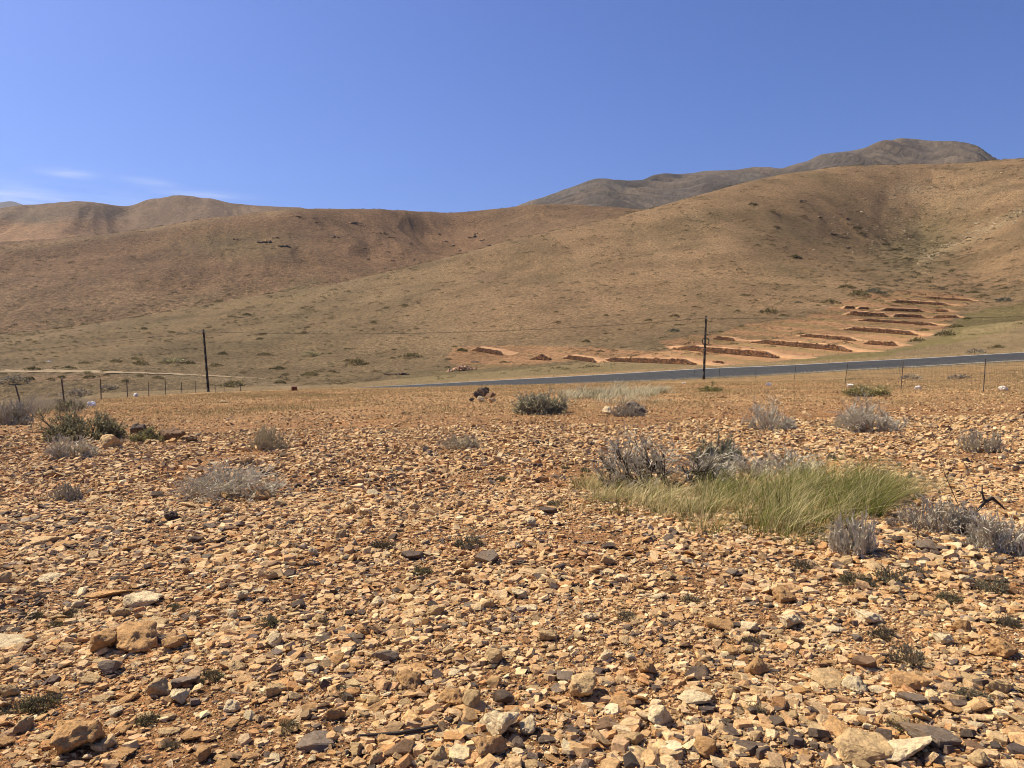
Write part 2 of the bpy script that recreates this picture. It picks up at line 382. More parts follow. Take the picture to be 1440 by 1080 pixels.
hill2, mid_grid = hill_layer('hill', 'hill_far', [-900, -400, 0, 150, 300, 400, 480, 560, 640, 700, 760, 850, 950, 1050], [
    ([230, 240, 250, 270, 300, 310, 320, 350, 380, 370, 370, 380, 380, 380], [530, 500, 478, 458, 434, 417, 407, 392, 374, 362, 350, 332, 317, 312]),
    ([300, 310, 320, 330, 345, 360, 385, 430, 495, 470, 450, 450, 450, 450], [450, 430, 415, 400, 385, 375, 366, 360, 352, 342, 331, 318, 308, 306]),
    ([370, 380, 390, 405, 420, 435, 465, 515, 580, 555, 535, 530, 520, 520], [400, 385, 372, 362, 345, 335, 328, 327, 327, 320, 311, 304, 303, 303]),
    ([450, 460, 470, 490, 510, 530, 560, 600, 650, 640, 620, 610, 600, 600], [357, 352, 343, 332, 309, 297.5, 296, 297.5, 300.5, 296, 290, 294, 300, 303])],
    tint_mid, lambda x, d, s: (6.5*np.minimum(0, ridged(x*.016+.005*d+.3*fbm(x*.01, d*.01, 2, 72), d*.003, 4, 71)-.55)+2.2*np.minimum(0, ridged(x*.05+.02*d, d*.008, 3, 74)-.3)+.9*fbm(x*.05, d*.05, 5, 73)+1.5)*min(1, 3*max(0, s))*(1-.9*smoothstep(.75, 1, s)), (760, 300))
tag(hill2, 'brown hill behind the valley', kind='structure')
def tint_far(X, Y, Z, u, v):
    j = fbm(X*.006, Y*.006, 4, 81); c = np.zeros(X.shape+(3,))+np.array([.155, .102, .060])
    c = mixc(c, (.235, .135, .065), smoothstep(302, 318, v+6*j)*(1-smoothstep(120, 220, u)))
    c = mixc(c, (.11, .085, .05), np.exp(-((u-50)/30)**2-((v-309)/8)**2)*.7)
    c = mixc(c, (.13, .085, .05), smoothstep(0, .35, j)*.5); return c
hill3, _ = hill_layer('hill', 'hill_distant', [-900, -300, -60, 0, 40, 90, 140, 185, 220, 255, 290, 330, 370, 430, 520, 640], [
    ([720]*16, [360, 355, 352, 350, 349, 348, 346, 343, 340, 337, 332, 328, 322, 318, 318, 320]),
    ([900, 900, 890, 880, 870, 860, 880, 930, 950, 900, 900, 930, 930, 920, 920, 920], [330, 328, 325, 323, 322, 320, 320, 322, 318, 312, 309, 309, 309, 308, 308, 310]),
    ([1080, 1080, 1060, 1050, 1040, 1040, 1060, 1120, 1120, 1080, 1100, 1150, 1160, 1180, 1200, 1200], [305, 304, 299, 295, 290, 286, 287, 289, 279.5, 276, 281.5, 290.5, 294, 298, 312, 330])],
    tint_far, lambda x, d, s: (22*np.minimum(0, ridged(x*.007+.003*d, d*.0012, 4, 83)-.6)*(1-smoothstep(.8, 1, s))+1.2*fbm(x*.02, d*.02, 4, 85))*min(1, 2.5*max(0, s)), (420, 150))
tag(hill3, 'far red brown hill with two rounded tops', kind='structure')
def tint_mtn(X, Y, Z, u, v):
    j = fbm(X*.004, Y*.004, 5, 91); c = np.zeros(X.shape+(3,))+np.array([.086, .068, .052])
    c = mixc(c, (.135, .098, .064), smoothstep(-.1, .3, j)*.6); c = mixc(c, (.072, .06, .044), smoothstep(.1, .5, fbm(X*.01, Y*.004, 4, 93))*.6)
    c = mixc(c, (.155, .112, .068), smoothstep(1120, 1260, u)*.45); return c
mu = [600, 690, 735, 770, 800, 850, 880, 930, 965, 1000, 1050, 1100, 1130, 1160, 1200, 1225, 1255, 1275, 1300, 1350, 1375, 1400, 1440, 1520, 1700, 2000]
my = [372, 318, 290, 279, 269, 255.5, 257.5, 245, 244.5, 242, 240.5, 236.5, 229, 217.5, 213.5, 207, 198.5, 196, 200.5, 207, 214, 226, 240, 262, 285, 300]
mtn, _ = hill_layer('mountain', 'mountain', mu, [
    ([900]*26, [330]*26),
    ([1150+60*math.sin(u*.035)+40*math.sin(u*.011+1) for u in mu], [0.5*a+165-8 for a in my]),
    ([1380+90*math.sin(u*.035+.6) for u in mu], [.8*a+66-7 for a in my]),
    ([1620+60*math.sin(u*.02) for u in mu], my)],
    tint_mtn, lambda x, d, s: 95*np.minimum(0, ridged(x*.0072+.0046*d+.3*fbm(x*.004, d*.004, 2, 96), d*.0008, 4, 95)-.75)*(1-smoothstep(.86, 1.0, s))*min(1, 2*max(0, s))+2.5*fbm(x*.02, d*.02, 4, 97)*min(1, 2*max(0, s)), (900, 300))
tag(mtn, 'grey brown mountain ridge with steep gullies', kind='structure')
pk, _ = hill_layer('mountain', 'mountain', [-700, -300, -120, -60, -20, 15, 33, 60, 140], [
    ([5200]*9, [340]*9), ([6500]*9, [287, 285, 281, 286, 292.5, 289, 293.5, 299, 310])],
    lambda X, Y, Z, u, v: np.zeros(X.shape+(3,))+np.array([.13, .11, .10]), lambda x, d, s: 60*ridged(x*.0012, d*.0005, 4, 99)*min(1, 2*max(0, s))*(1-.8*max(0, min(1, s))), (160, 60))
tag(pk, 'blue peak far off beyond the hills', kind='structure')
ter = mesh_np('terrain', [(-12000, -3000, -30), (12000, -3000, -30), (12000, 12000, -30), (-12000, 12000, -30)], [(0, 1, 2, 3)], [(.25, .17, .09)]*4)
tag(link('terrain', ter, M['hill_distant']), 'dry brown plain under the hills', kind='structure')

# ---------------------------------------------------------------- road, edge lines, dirt track
def road_strip(name, us, f0, f1, lift, mat, nx=7, skirt=.16):
    V = []; m = nx+2
    for u in us:
        D, Z = columns(np.array([u])); rn, rf = D[0, 4], D[0, 5]
        for i in range(nx):
            f = f0+(f1-f0)*i/(nx-1); d = rn+(rf-rn)*f; x = (u-UC)/F*d
            z = float(pchip_rows(D, Z, np.array([d]))[0])+lift
            if i == 0: V.append((x, d-.02, z-skirt))
            V.append((x, d, z))
            if i == nx-1: V.append((x, d+.02, z-skirt))
    n = len(us); Fc = [(a*m+b, (a+1)*m+b, (a+1)*m+b+1, a*m+b+1) for a in range(n-1) for b in range(m-1)]
    Fc = [tuple(reversed(f)) for f in Fc]
    return link(name, mesh_np(name, V, Fc, None, True), M[mat])
ru = np.arange(-300, 2300, 5.0)
road = tag(road_strip('road', ru, .05, .93, .03, 'asphalt'), 'dark asphalt road crossing below the hill', kind='structure')
for f0, f1 in ((.075, .10), (.885, .91)):
    ln = road_strip('edge_line', ru, f0, f1, .036, 'line', 2, .004); ln.parent = road
def track():
    V = []; us = np.arange(-250, 400, 5.0)
    for u in us:
        v = 522+.00010*max(0, u-40)**2
        c = pix(u, v); t = 1.15*min(1, (420-u)/220)+.06*math.sin(u*.3)
        for s in (-1, -.5, 0, .5, 1):
            y = c[1]+s*t; V.append((c[0]+(u-UC)/F*s*t, y, float(terrain(np.array([c[0]]), np.array([y]))[0])+.05))
    n = len(us); Fc = [(a*5+b+1, a*5+b, (a+1)*5+b, (a+1)*5+b+1) for a in range(n-1) for b in range(4)]
    return link('path', mesh_np('path', V, [tuple(reversed(f)) for f in Fc], None, True), M['track'])
tag(track(), 'pale dirt track below the hill', kind='structure')

# ---------------------------------------------------------------- shapes
def hull(npts, fl, seed, box=.6):
    r = random.Random(seed); bm = bmesh.new()
    for i in range(npts):
        while True:
            p = Vector((r.uniform(-1, 1), r.uniform(-1, 1), r.uniform(-1, 1)))
            if .55 < (abs(p.x)**3+abs(p.y)**3+abs(p.z)**3)**(1/3) < 1 + box*.2: break
        bm.verts.new((p.x*r.uniform(.8, 1), p.y*.78, p.z*fl))
    bmesh.ops.convex_hull(bm, input=bm.verts)
    bmesh.ops.delete(bm, geom=[v for v in bm.verts if not v.link_faces], context='VERTS')
    bmesh.ops.triangulate(bm, faces=bm.faces)
    bmesh.ops.recalc_face_normals(bm, faces=bm.faces)
    return bm
def proto_np(npts, fl, seed):
    bm = hull(npts, fl, seed); bm.verts.index_update()
    V = np.array([v.co[:] for v in bm.verts]); Fc = np.array([[v.index for v in f.verts] for f in bm.faces]); bm.free()
    V -= (V.max(0)+V.min(0))/2; V[:, :2] /= np.abs(V[:, :2]).max(); return V, Fc
def plate_np(k, f, seed):
    r = random.Random(seed); bm = bmesh.new(); a0 = r.uniform(0, 6); tx, ty = r.uniform(-.25, .25), r.uniform(-.25, .25)
    for i in range(k):
        a = a0+6.283*(i+r.uniform(-.3, .3))/k; q = r.uniform(.72, 1.05); x, y = math.cos(a)*q, math.sin(a)*q*.8
        bm.verts.new((x, y, -f*r.uniform(.5, 1))); t = r.uniform(.72, .97); bm.verts.new((x*t, y*t, f*(r.uniform(.8, 1.1)+tx*x+ty*y)))
    bmesh.ops.convex_hull(bm, input=bm.verts); bmesh.ops.delete(bm, geom=[v for v in bm.verts if not v.link_faces], context='VERTS')
    bmesh.ops.triangulate(bm, faces=bm.faces); bmesh.ops.recalc_face_normals(bm, faces=bm.faces); bm.verts.index_update()
    V = np.array([v.co[:] for v in bm.verts]); Fc = np.array([[v.index for v in g.verts] for g in bm.faces]); bm.free()
    V -= (V.max(0)+V.min(0))/2; V[:, :2] /= np.abs(V[:, :2]).max(); return V, Fc
PROTO = [proto_np(10+i % 6, .26+.05*(i % 6), 100+i) for i in range(30)]
PROTO += [plate_np(5+i % 4, .16+.04*(i % 5), 700+i) for i in range(34)]
PROTO_LO = [plate_np(4+i % 2, .22+.05*(i % 5), 750+i) for i in range(20)]+[proto_np(8+i % 4, .40+.06*(i % 6), 200+i) for i in range(22)]
PROTO_XS = [proto_np(6, .5+.05*(i % 5), 250+i) for i in range(24)]
PALETTE = np.array([(.58, .385, .19), (.62, .44, .23), (.54, .325, .145), (.68, .53, .30), (.46, .245, .095), (.125, .088, .06), (.22, .165, .115), (.36, .23, .115), (.09, .066, .05)])
PW = np.array([.31, .10, .28, .03, .125, .045, .02, .075, .015]); PW = PW/PW.sum()
def rotmats(n, tilt):
    a = RNG.uniform(0, 2*np.pi, n); t = RNG.normal(0, tilt, n); b = RNG.uniform(0, 2*np.pi, n)
    ca, sa = np.cos(a), np.sin(a); z = np.zeros(n); o = np.ones(n)
    Rz = np.stack([np.stack([ca, -sa, z], -1), np.stack([sa, ca, z], -1), np.stack([z, z, o], -1)], 1)
    k = np.stack([np.cos(b), np.sin(b), z], -1); ct, st = np.cos(t), np.sin(t)
    K = np.zeros((n, 3, 3)); K[:, 0, 1] = -k[:, 2]; K[:, 0, 2] = k[:, 1]; K[:, 1, 0] = k[:, 2]; K[:, 1, 2] = -k[:, 0]; K[:, 2, 0] = -k[:, 1]; K[:, 2, 1] = k[:, 0]
    I = np.eye(3)[None]; Rt = I+st[:, None, None]*K+(1-ct)[:, None, None]*(K@K)
    return Rt@Rz
class Soup:
    def __init__(s): s.V = []; s.F = []; s.C = []; s.n = 0
    def add(s, V, Fc, C):
        s.V.append(V.astype(np.float32)); s.F.append((Fc+s.n).astype(np.int32)); s.C.append(C.astype(np.float32)); s.n += len(V)
    def mesh(s, name, smooth=False): return mesh_np(name, np.concatenate(s.V), np.concatenate(s.F), np.concatenate(s.C), smooth)
def stones_into(soup, P, size, cols, protos, tilt=.28, sink=.3):
    n = len(P); which = RNG.integers(0, len(protos), n); R = rotmats(n, tilt)
    for k, (V, Fc) in enumerate(protos):
        ii = np.nonzero(which == k)[0]
        if not len(ii): continue
        sc = size[ii][:, None]*np.stack([np.ones(len(ii)), RNG.uniform(.75, 1.1, len(ii)), RNG.uniform(.7, 1.25, len(ii))*np.where(size[ii] > .018, 1.04, 1)], -1)
        W = np.einsum('nij,nvj->nvi', R[ii], V[None]*sc[:, None, :])
        low = W[..., 2].min(1); hgt = W[..., 2].max(1)-low
        W += P[ii][:, None, :]; W[..., 2] -= (low+sink*hgt)[:, None]
        C = np.repeat(cols[ii], len(V), 0)
        Fk = (Fc[None]+np.arange(len(ii))[:, None, None]*len(V)).reshape(-1, 3)
        soup.add(W.reshape(-1, 3), Fk, C)
def pick_cols(n, w=PW):
    c = PALETTE[RNG.choice(len(PALETTE), n, p=w)]*RNG.uniform(.8, 1.18, (n, 1)); return c*RNG.normal(1, .018, (n, 3)).clip(.92, 1.08)

# gravel: everything smaller than the stones that are objects of their own
soup = Soup()
def field_points(n, d0, d1, half=.71):
    d = np.sqrt(RNG.uniform(d0*d0, d1*d1, n)); x = RNG.uniform(-half, half, n)*(d+3.2); return x, d
for d0, d1, n, s0, s1, pr in ((2.0, 5.2, 150000, .0035, .009, PROTO_XS), (2.0, 5.2, 35000, .009, .020, PROTO_LO), (2.0, 5.2, 12500, .019, .044, PROTO), (5.2, 9.5, 120000, .006, .014, PROTO_XS), (5.2, 9.5, 39000, .013, .028, PROTO_LO), (5.2, 9.5, 17000, .026, .056, PROTO),
                              (9.5, 18, 95000, .011, .026, PROTO_XS), (9.5, 18, 27000, .025, .07, PROTO_LO), (18, 47, 100000, .016, .052, PROTO_XS)):
    x, d = field_points(n, d0, d1)
    dens = fbm(x*.5, d*.5, 3, 111)+.4*fbm(x*2, d*2, 2, 113)
    keep = RNG.uniform(0, 1, n) < np.clip(.97+1.3*dens, .16, 1)*(1-.3*smoothstep(16, 28, d)*smoothstep(-.3, .2, fbm(x*.12, d*.12, 3, 115)))
    u = UC+F*x/d; D, _ = columns(u); keep &= d < D[:, 4]-4
    x, d = x[keep], d[keep]; n = len(x)
    size = s0*(s1/s0)**(RNG.uniform(0, 1, n)**1.35)*(1+.65*fbm(x*.8, d*.8, 3, 121))
    c = pick_cols(n)
    dk = smoothstep(.12, .4, fbm(x*.45, d*.45, 3, 117)); c = np.where((RNG.uniform(0, 1, n) < .20*dk)[:, None], PALETTE[5]*RNG.uniform(.8, 1.4, (n, 1)), c)
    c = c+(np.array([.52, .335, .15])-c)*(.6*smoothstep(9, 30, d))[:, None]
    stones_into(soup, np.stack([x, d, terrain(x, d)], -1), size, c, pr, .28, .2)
grav = link('gravel', soup.mesh('gravel'), M['gravel'])
tag(grav, 'small ochre and brown stones strewn over the field', kind='stuff')

# the larger stones, every one an object
def rough_mesh(name, npts, fl, seed, amp, sub, bev):
    bm = hull(npts, fl, seed)
    bmesh.ops.bevel(bm, geom=bm.edges[:], offset=bev, segments=1, affect='EDGES', clamp_overlap=True)
    bmesh.ops.triangulate(bm, faces=bm.faces)
    for k in range(sub): 
        long = [e for e in bm.edges if e.calc_length() > .10]
        bmesh.ops.subdivide_edges(bm, edges=long, cuts=1); bmesh.ops.triangulate(bm, faces=bm.faces)
    bm.normal_update(); o = Vector((seed*3.1, seed*1.7, 0))
    for v in bm.verts:
        n = mnoise.fractal(v.co*2.6+o, .6, 2.1, 5); m = mnoise.noise(v.co*9+o); w = max(0, -mnoise.noise(v.co*5.5-o)-.25)
        v.co += v.normal*(amp*n+amp*.35*m-amp*1.6*w)
    lo = Vector((min(v.co.x for v in bm.verts), min(v.co.y for v in bm.verts), min(v.co.z for v in bm.verts))); hi = Vector((max(v.co.x for v in bm.verts), max(v.co.y for v in bm.verts), max(v.co.z for v in bm.verts)))
    for v in bm.verts: v.co = Vector(((v.co.x-(lo.x+hi.x)/2)/(hi.x-lo.x)*2, (v.co.y-(lo.y+hi.y)/2)/(hi.x-lo.x)*2, (v.co.z-lo.z)/(hi.x-lo.x)*2))
    me = bpy.data.meshes.new(name); bm.to_mesh(me); bm.free(); me.materials.append(M['stone'])
    for p in me.polygons: p.use_smooth = amp > .05
    return me
SLAB = [rough_mesh('stone slab', 16, .24+.03*(i % 4), 300+i, .045, 3, .05) for i in range(7)]
LUMP = [rough_mesh('stone lump', 15, .55+.08*(i % 3), 320+i, .085, 3, .09) for i in range(7)]
ANGL = [rough_mesh('stone shard', 13+i % 4, .30+.06*(i % 4), 340+i, .03, 2, .035) for i in range(7)]
COLR = {'tan': (.52, .35, .165), 'cream': (.66, .51, .29), 'orange': (.46, .262, .105), 'dark': (.105, .074, .052), 'grey': (.215, .16, .11), 'brown': (.22, .13, .07)}
LANDMARKS = []      # (u, v, phrase) things one can find, to tell the others apart by
STONES = []
def put_stone(u, v, w, shape, colour, label=None, rz=None, sink=.18, tilt=None, hs=1.0, cat='stone', group='larger stones lying on the stony field'):
    """w: width in photo pixels"""
    x, d, z = pix(u, v); s = w/F*d/2
    me = random.choice({'slab': SLAB, 'lump': LUMP, 'shard': ANGL}[shape])
    o = bpy.data.objects.new('stone', me); COL.objects.link(o)
    c = Vector(COLR[colour])*random.uniform(.88, 1.12); o.color = (*c, 1)
    o.rotation_euler = (random.gauss(0, .12) if tilt is None else tilt[0], random.gauss(0, .12) if tilt is None else tilt[1], random.uniform(0, 6.28) if rz is None else rz)
    o.scale = (s, s*random.uniform(.9, 1.15), s*(.25+.65*hs)*random.uniform(.8, 1.05))
    o.location = (x, d, z-sink*s*.6)
    o['category'] = cat; o['group'] = group
    if label: o['label'] = label
    STONES.append((o, u, v, w, shape, colour, label)); return o
NAMED = [  # u, v, width, shape, colour, label, landmark phrase, rz, hs
 (702, 1030, 52, 'lump', 'cream', 'pale cream boulder tilted over a deep black shadow', 'the tilted cream boulder', 2.4, 1.45),
 (852, 1022, 42, 'shard', 'brown', 'chocolate brown angular block right of the tilted cream boulder', 'the chocolate brown block', .5, 1.2),
 (107, 1052, 66, 'lump', 'orange', 'rounded rough tan boulder in the lower left corner', 'the rounded tan boulder', .2, 1.15),
 (187, 912, 66, 'lump', 'orange', 'long orange boulder with dark shaded underside', 'the long orange boulder', .35, 1.0),
 (147, 915, 40, 'lump', 'orange', 'orange leaning stone touching the long orange boulder', 'the leaning orange stone', .9, 1.2),
 (982, 985, 54, 'slab', 'cream', 'broad cream slab beside a dark grey stone', 'the broad cream slab', .1, 1.1),
 (984, 950, 40, 'shard', 'dark', 'dark grey stone behind the broad cream slab', 'the dark stone behind the cream slab', 1.0, 1.2),
 (1277, 965, 52, 'slab', 'orange', 'square orange slab with a grey stone on its front edge', 'the square orange slab', .1, 1.0),
 (1284, 988, 34, 'shard', 'grey', 'grey wedge lying against the square orange slab', 'the grey wedge', .3, .9),
 (1190, 1030, 58, 'slab', 'orange', 'thin orange plate propped over a shadow', 'the propped orange plate', -.2, .9),
 (1215, 1060, 84, 'slab', 'tan', 'wide tan slab low in the picture centre right', 'the wide tan slab', .2, .8),
 (1275, 1062, 90, 'slab', 'cream', 'largest pale slab at the lower right edge of the field', 'the largest pale slab', .1, .9),
 (1305, 1042, 60, 'shard', 'grey', 'long grey brown plate above the largest pale slab', 'the long grey plate', .1, .6),
 (690, 1060, 54, 'lump', 'orange', 'grooved orange stone in front of the tilted cream boulder', 'the grooved orange stone', .3, .9),
 (1168, 958, 52, 'slab', 'tan', 'tan slab left of the square orange slab', 'the tan slab', .2, 1.0),
 (1215, 940, 28, 'shard', 'brown', 'brown cube shaped stone above the tan slab', 'the brown cube stone', .4, 1.6),
 (1112, 882, 32, 'lump', 'cream', 'cream white square stone with a black line of shadow', 'the cream square stone', .1, 1.2),
 (1054, 885, 28, 'shard', 'cream', 'pointed cream stone like a small tooth', 'the pointed cream stone', 1.2, 1.9),
 (1014, 883, 46, 'slab', 'orange', 'flat orange slab left of the pointed cream stone', 'the flat orange slab', .1, .8),
 (1104, 844, 32, 'lump', 'orange', 'orange rounded stone alone on small gravel', 'the lone orange stone', .1, .9),
 (1204, 843, 34, 'slab', 'orange', 'orange stone under the dark green weed', 'the orange stone under the weed', .3, .9),
 (903, 762, 30, 'slab', 'orange', 'smooth orange stone in front of the grass clump', 'the smooth orange stone', .2, .9),
 (268, 712, 34, 'slab', 'tan', 'tan slab in front of the grey twiggy bush', 'the tan slab by the grey bush', .2, 1.2),
 (240, 732, 20, 'lump', 'dark', 'near black round stone below the grey twiggy bush', 'the near black stone', .2, 1.5),
 (95, 768, 36, 'slab', 'orange', 'orange slab lying alone near the left edge', 'the lone orange slab', .2, .9),
 (65, 762, 46, 'slab', 'tan', 'long tan slab beside the lone orange slab', 'the long tan slab', .25, .7),
 (200, 848, 50, 'slab', 'cream', 'light tan slab with a weed at its right end', 'the light tan slab', .2, .9),
 (155, 838, 56, 'slab', 'orange', 'flat peach slab sunk in the gravel', 'the sunken peach slab', .2, .5),
 (68, 815, 28, 'slab', 'cream', 'thin pale rectangular chip standing out of gravel', 'the pale rectangular chip', .05, .9),
 (265, 962, 48, 'shard', 'grey', 'grey plate tilted up beside a small weed', 'the tilted grey plate', .4, 1.0),
 (440, 1048, 56, 'shard', 'grey', 'large grey wedge with a sharp ridge', 'the large grey wedge', .6, 1.0),
 (275, 1038, 40, 'slab', 'orange', 'oval tan orange slab left of the large grey wedge', 'the oval slab', .2, .9),
 (215, 880, 40, 'slab', 'tan', 'tan ledge stone above the long orange boulder', 'the tan ledge stone', .1, .8),
 (385, 908, 24, 'lump', 'cream', 'white chalky stone in open gravel', 'the white chalky stone', .3, 1.2),
 (20, 905, 60, 'slab', 'cream', 'pale sloping slab cut by the left edge', 'the pale sloping slab', .4, .7),
 (636, 990, 34, 'lump', 'orange', 'golden stone with dark end behind the cream boulder', 'the golden stone', .5, 1.1),
 (663, 995, 30, 'lump', 'tan', 'crumbly tan stone beside the golden stone', 'the crumbly tan stone', .2, 1.1),
 (708, 990, 26, 'shard', 'dark', 'dark pebble upright behind the tilted cream boulder', 'the upright dark pebble', 1.1, 1.5),
 (795, 955, 26, 'shard', 'grey', 'square grey chip above the chocolate brown block', 'the square grey chip', .2, .7),
 (785, 970, 28, 'shard', 'grey', 'flat grey flake next to the square grey chip', 'the flat grey flake', .8, .6),
 (875, 992, 40, 'slab', 'orange', 'orange oblong plate behind the chocolate brown block', 'the orange oblong plate', -.4, .9),
 (927, 1018, 36, 'lump', 'cream', 'cream egg shaped stone right of the chocolate brown block', 'the egg shaped stone', -.3, .9),
 (820, 978, 42, 'lump', 'tan', 'pitted tan rock between grey chips', 'the pitted tan rock', .2, 1.1),
 (912, 950, 30, 'lump', 'orange', 'golden lump casting a small black shadow', 'the golden lump', .3, 1.2),
 (853, 927, 22, 'lump', 'cream', 'round cream pebble left of the golden lump', 'the round cream pebble', .3, 1.0),
 (745, 858, 28, 'slab', 'cream', 'pale pointed stone with a dark stone below', 'the pale pointed stone', .4, 1.1),
 (625, 883, 20, 'shard', 'dark', 'dark slate cube in the middle of the field', 'the dark slate cube', .4, 1.4),
 (545, 890, 24, 'shard', 'dark', 'black brown chunk left of the dark slate cube', 'the black brown chunk', .4, 1.1),
 (508, 935, 36, 'slab', 'orange', 'pink orange slab pair member near a dry weed', 'the pink orange slab', .8, .8),
 (590, 940, 34, 'slab', 'orange', 'amber slab with straight edge', 'the amber slab', .2, .8),
 (573, 965, 36, 'lump', 'orange', 'amber rock with shaded hollow', 'the hollow amber rock', .1, .9),
 (685, 790, 30, 'shard', 'grey', 'grey pyramid stone with one sunlit side', 'the grey pyramid stone', .9, 1.4),
 (580, 785, 30, 'shard', 'dark', 'dark brown slab left of the grey pyramid stone', 'the dark brown slab', .3, 1.0),
 (770, 722, 26, 'shard', 'dark', 'bluish dark stone in light gravel', 'the bluish dark stone', .1, .8),
 (278, 762, 26, 'shard', 'dark', 'slate shard standing near the near black stone', 'the slate shard', .7, 1.3),
 (325, 745, 26, 'slab', 'brown', 'red brown stone right of the slate shard', 'the red brown stone', .5, 1.1),
 (372, 702, 24, 'lump', 'orange', 'orange stone at the end of the grey bush', 'the orange stone by the bush', .2, 1.0),
 (140, 745, 16, 'shard', 'grey', 'small grey cube above the lone orange slab', 'the small grey cube', .4, 1.5),
 (1340, 1000, 34, 'slab', 'orange', 'orange stone right of the grey wedge', 'the orange stone past the wedge', .4, .8),
 (1410, 920, 40, 'lump', 'orange', 'orange lump close to the right edge', 'the orange lump', .4, .9),
 (1340, 770, 30, 'slab', 'cream', 'cream slab with shadow under the dry bush', 'the cream slab under the bush', .1, .9),
 (1302, 772, 26, 'shard', 'grey', 'grey green stone left of the cream slab', 'the grey green stone', .1, 1.0),
 (1220, 620 + 255, 40, 'lump', 'cream', 'cream lumpy rock behind the brown cube stone', 'the cream lumpy rock', .1, .9),
 (1325, 905, 28, 'lump', 'cream', 'bright round stone beside a dry weed', 'the bright round stone', .1, 1.0),
 (240, 619, 36, 'slab', 'brown', 'brown slab stacked low behind the field stones', 'the stacked brown slab', .1, 1.5),
 (268, 622, 18, 'lump', 'brown', 'small brown stone at the end of the stacked brown slab', 'the small brown stone', .1, 1.3),
 (197, 610, 24, 'lump', 'dark', 'dark stone in the green tuft', 'the dark stone in the tuft', .1, 1.2),
 (217, 622, 26, 'slab', 'tan', 'tan stone leaning on the stacked brown slab', 'the tan leaning stone', .3, 1.2),
 (155, 630, 30, 'lump', 'tan', 'tan stone right of the green bush', 'the tan stone by the green bush', .3, 1.0),
 (317, 566, 14, 'slab', 'cream', 'flat pale stone alone on the far field', 'the flat pale far stone', .1, .9),
 (842, 575, 0, None, None, None, None, 0, 0),
]
for (u, v, w, sh, c, lab, lm, rz, hs) in NAMED:
    if not sh: continue
    put_stone(u, v, w, sh, c, lab, rz, hs=hs); LANDMARKS.append((u, v-8, lm))
# two heaps of rock far out on the field
for (u, v, w, c, lab) in ((672, 560, 13, 'dark', 'dark stone at the foot of the far cairn'), (681, 558, 17, 'dark', 'blackish stone in the middle of the far cairn'), (689, 562, 14, 'brown', 'brown stone on the front of the far cairn'),
                          (677, 565, 12, 'cream', 'pale chip in front of the far cairn'), (692, 566, 11, 'tan', 'tan chip right of the far cairn'), (663, 565, 9, 'dark', 'lone dark chip left of the far cairn')):
    put_stone(u, v, w, 'lump', c, lab, hs=1.3, group='stones of the far cairn')
o = put_stone(681, 557.5, 15, 'lump', 'dark', 'dark top stone resting on the far cairn', hs=1.2, group='stones of the far cairn'); o.location.z += .17
for (u, v, w, sh, c, hs, lab) in ((893, 583, 26, 'lump', 'grey', 1.25, 'grey boulder behind the far dry bush with black hollows'), (904, 581, 14, 'shard', 'dark', 1.6, 'black stone leaning on the grey boulder'),
                              (884, 577, 16, 'shard', 'dark', 1.3, 'black cap stone left of the grey boulder'), (855, 583, 13, 'lump', 'cream', 1.6, 'cream stone left of the far dry bush'), (866, 575, 10, 'shard', 'cream', 1.8, 'thin cream stone upright by the far dry bush')):
    put_stone(u, v, w, sh, c, lab, hs=hs, group='stones around the grey boulder')
for (u, v, w, lab) in ((962, 540, 6, 'small white stone near the foot of the pole'), (1080, 543, 9, 'white stone under the fence right of the pole'), (1195, 545, 10, 'flat white stone under the fence'), (1290, 548, 9, 'white rounded stone between fence posts'),
                  (1410, 550, 11, 'half shaded white stone near the last fence post'), (191, 558, 7, 'small white stone beyond the plastic bag')):
    o = put_stone(u, v, w, 'lump', 'cream', lab, hs=1.1, group='white stones along the fence'); o.color = (.78, .72, .62, 1)
LANDMARKS += [(905, 660, 'the dark twiggy bush'), (1215, 735, 'the small grey bush'), (300, 685, 'the wide grey bush'), (1235, 588, 'the round grey bush'), (1095, 588, 'the pale grey bush'), (765, 568, 'the grey green shrub'), (1100, 720, 'the tall grass'), (100, 605, 'the green bush'),
              (1330, 730, 'the dry bush with the dead branch'), (560, 1032, 'the dead stick'), (650, 622, 'the low dry tuft')]
def far_from(u, v, w):
    return all((a-u)**2/(.5*(w+b))**2+(c-v)**2/(.25*(w+b)+6)**2 > 1 for (_, a, c, b, _, _, _) in STONES)
rs = random.Random(5); tries = 0
while len(STONES) < 296 and tries < 6000:
    tries += 1
    v = 660+420*rs.random()**.8; u = rs.uniform(5, 1435); d = EYE*F/(v-VH)
    w = max(rs.uniform(.034, .060)*2*F/d, 18)*(.9 if v > 1000 else 1)
    if 800 < u < 1270 and 640 < v < 755: continue
    if not far_from(u, v, w): continue
    shc = rs.choices([('slab', 'tan'), ('slab', 'orange'), ('lump', 'tan'), ('lump', 'cream'), ('shard', 'dark'), ('shard', 'grey'), ('slab', 'cream'), ('lump', 'orange'), ('shard', 'brown')], [22, 16, 22, 10, 7, 5, 10, 11, 5])[0]
    put_stone(u, v, w, *shc)

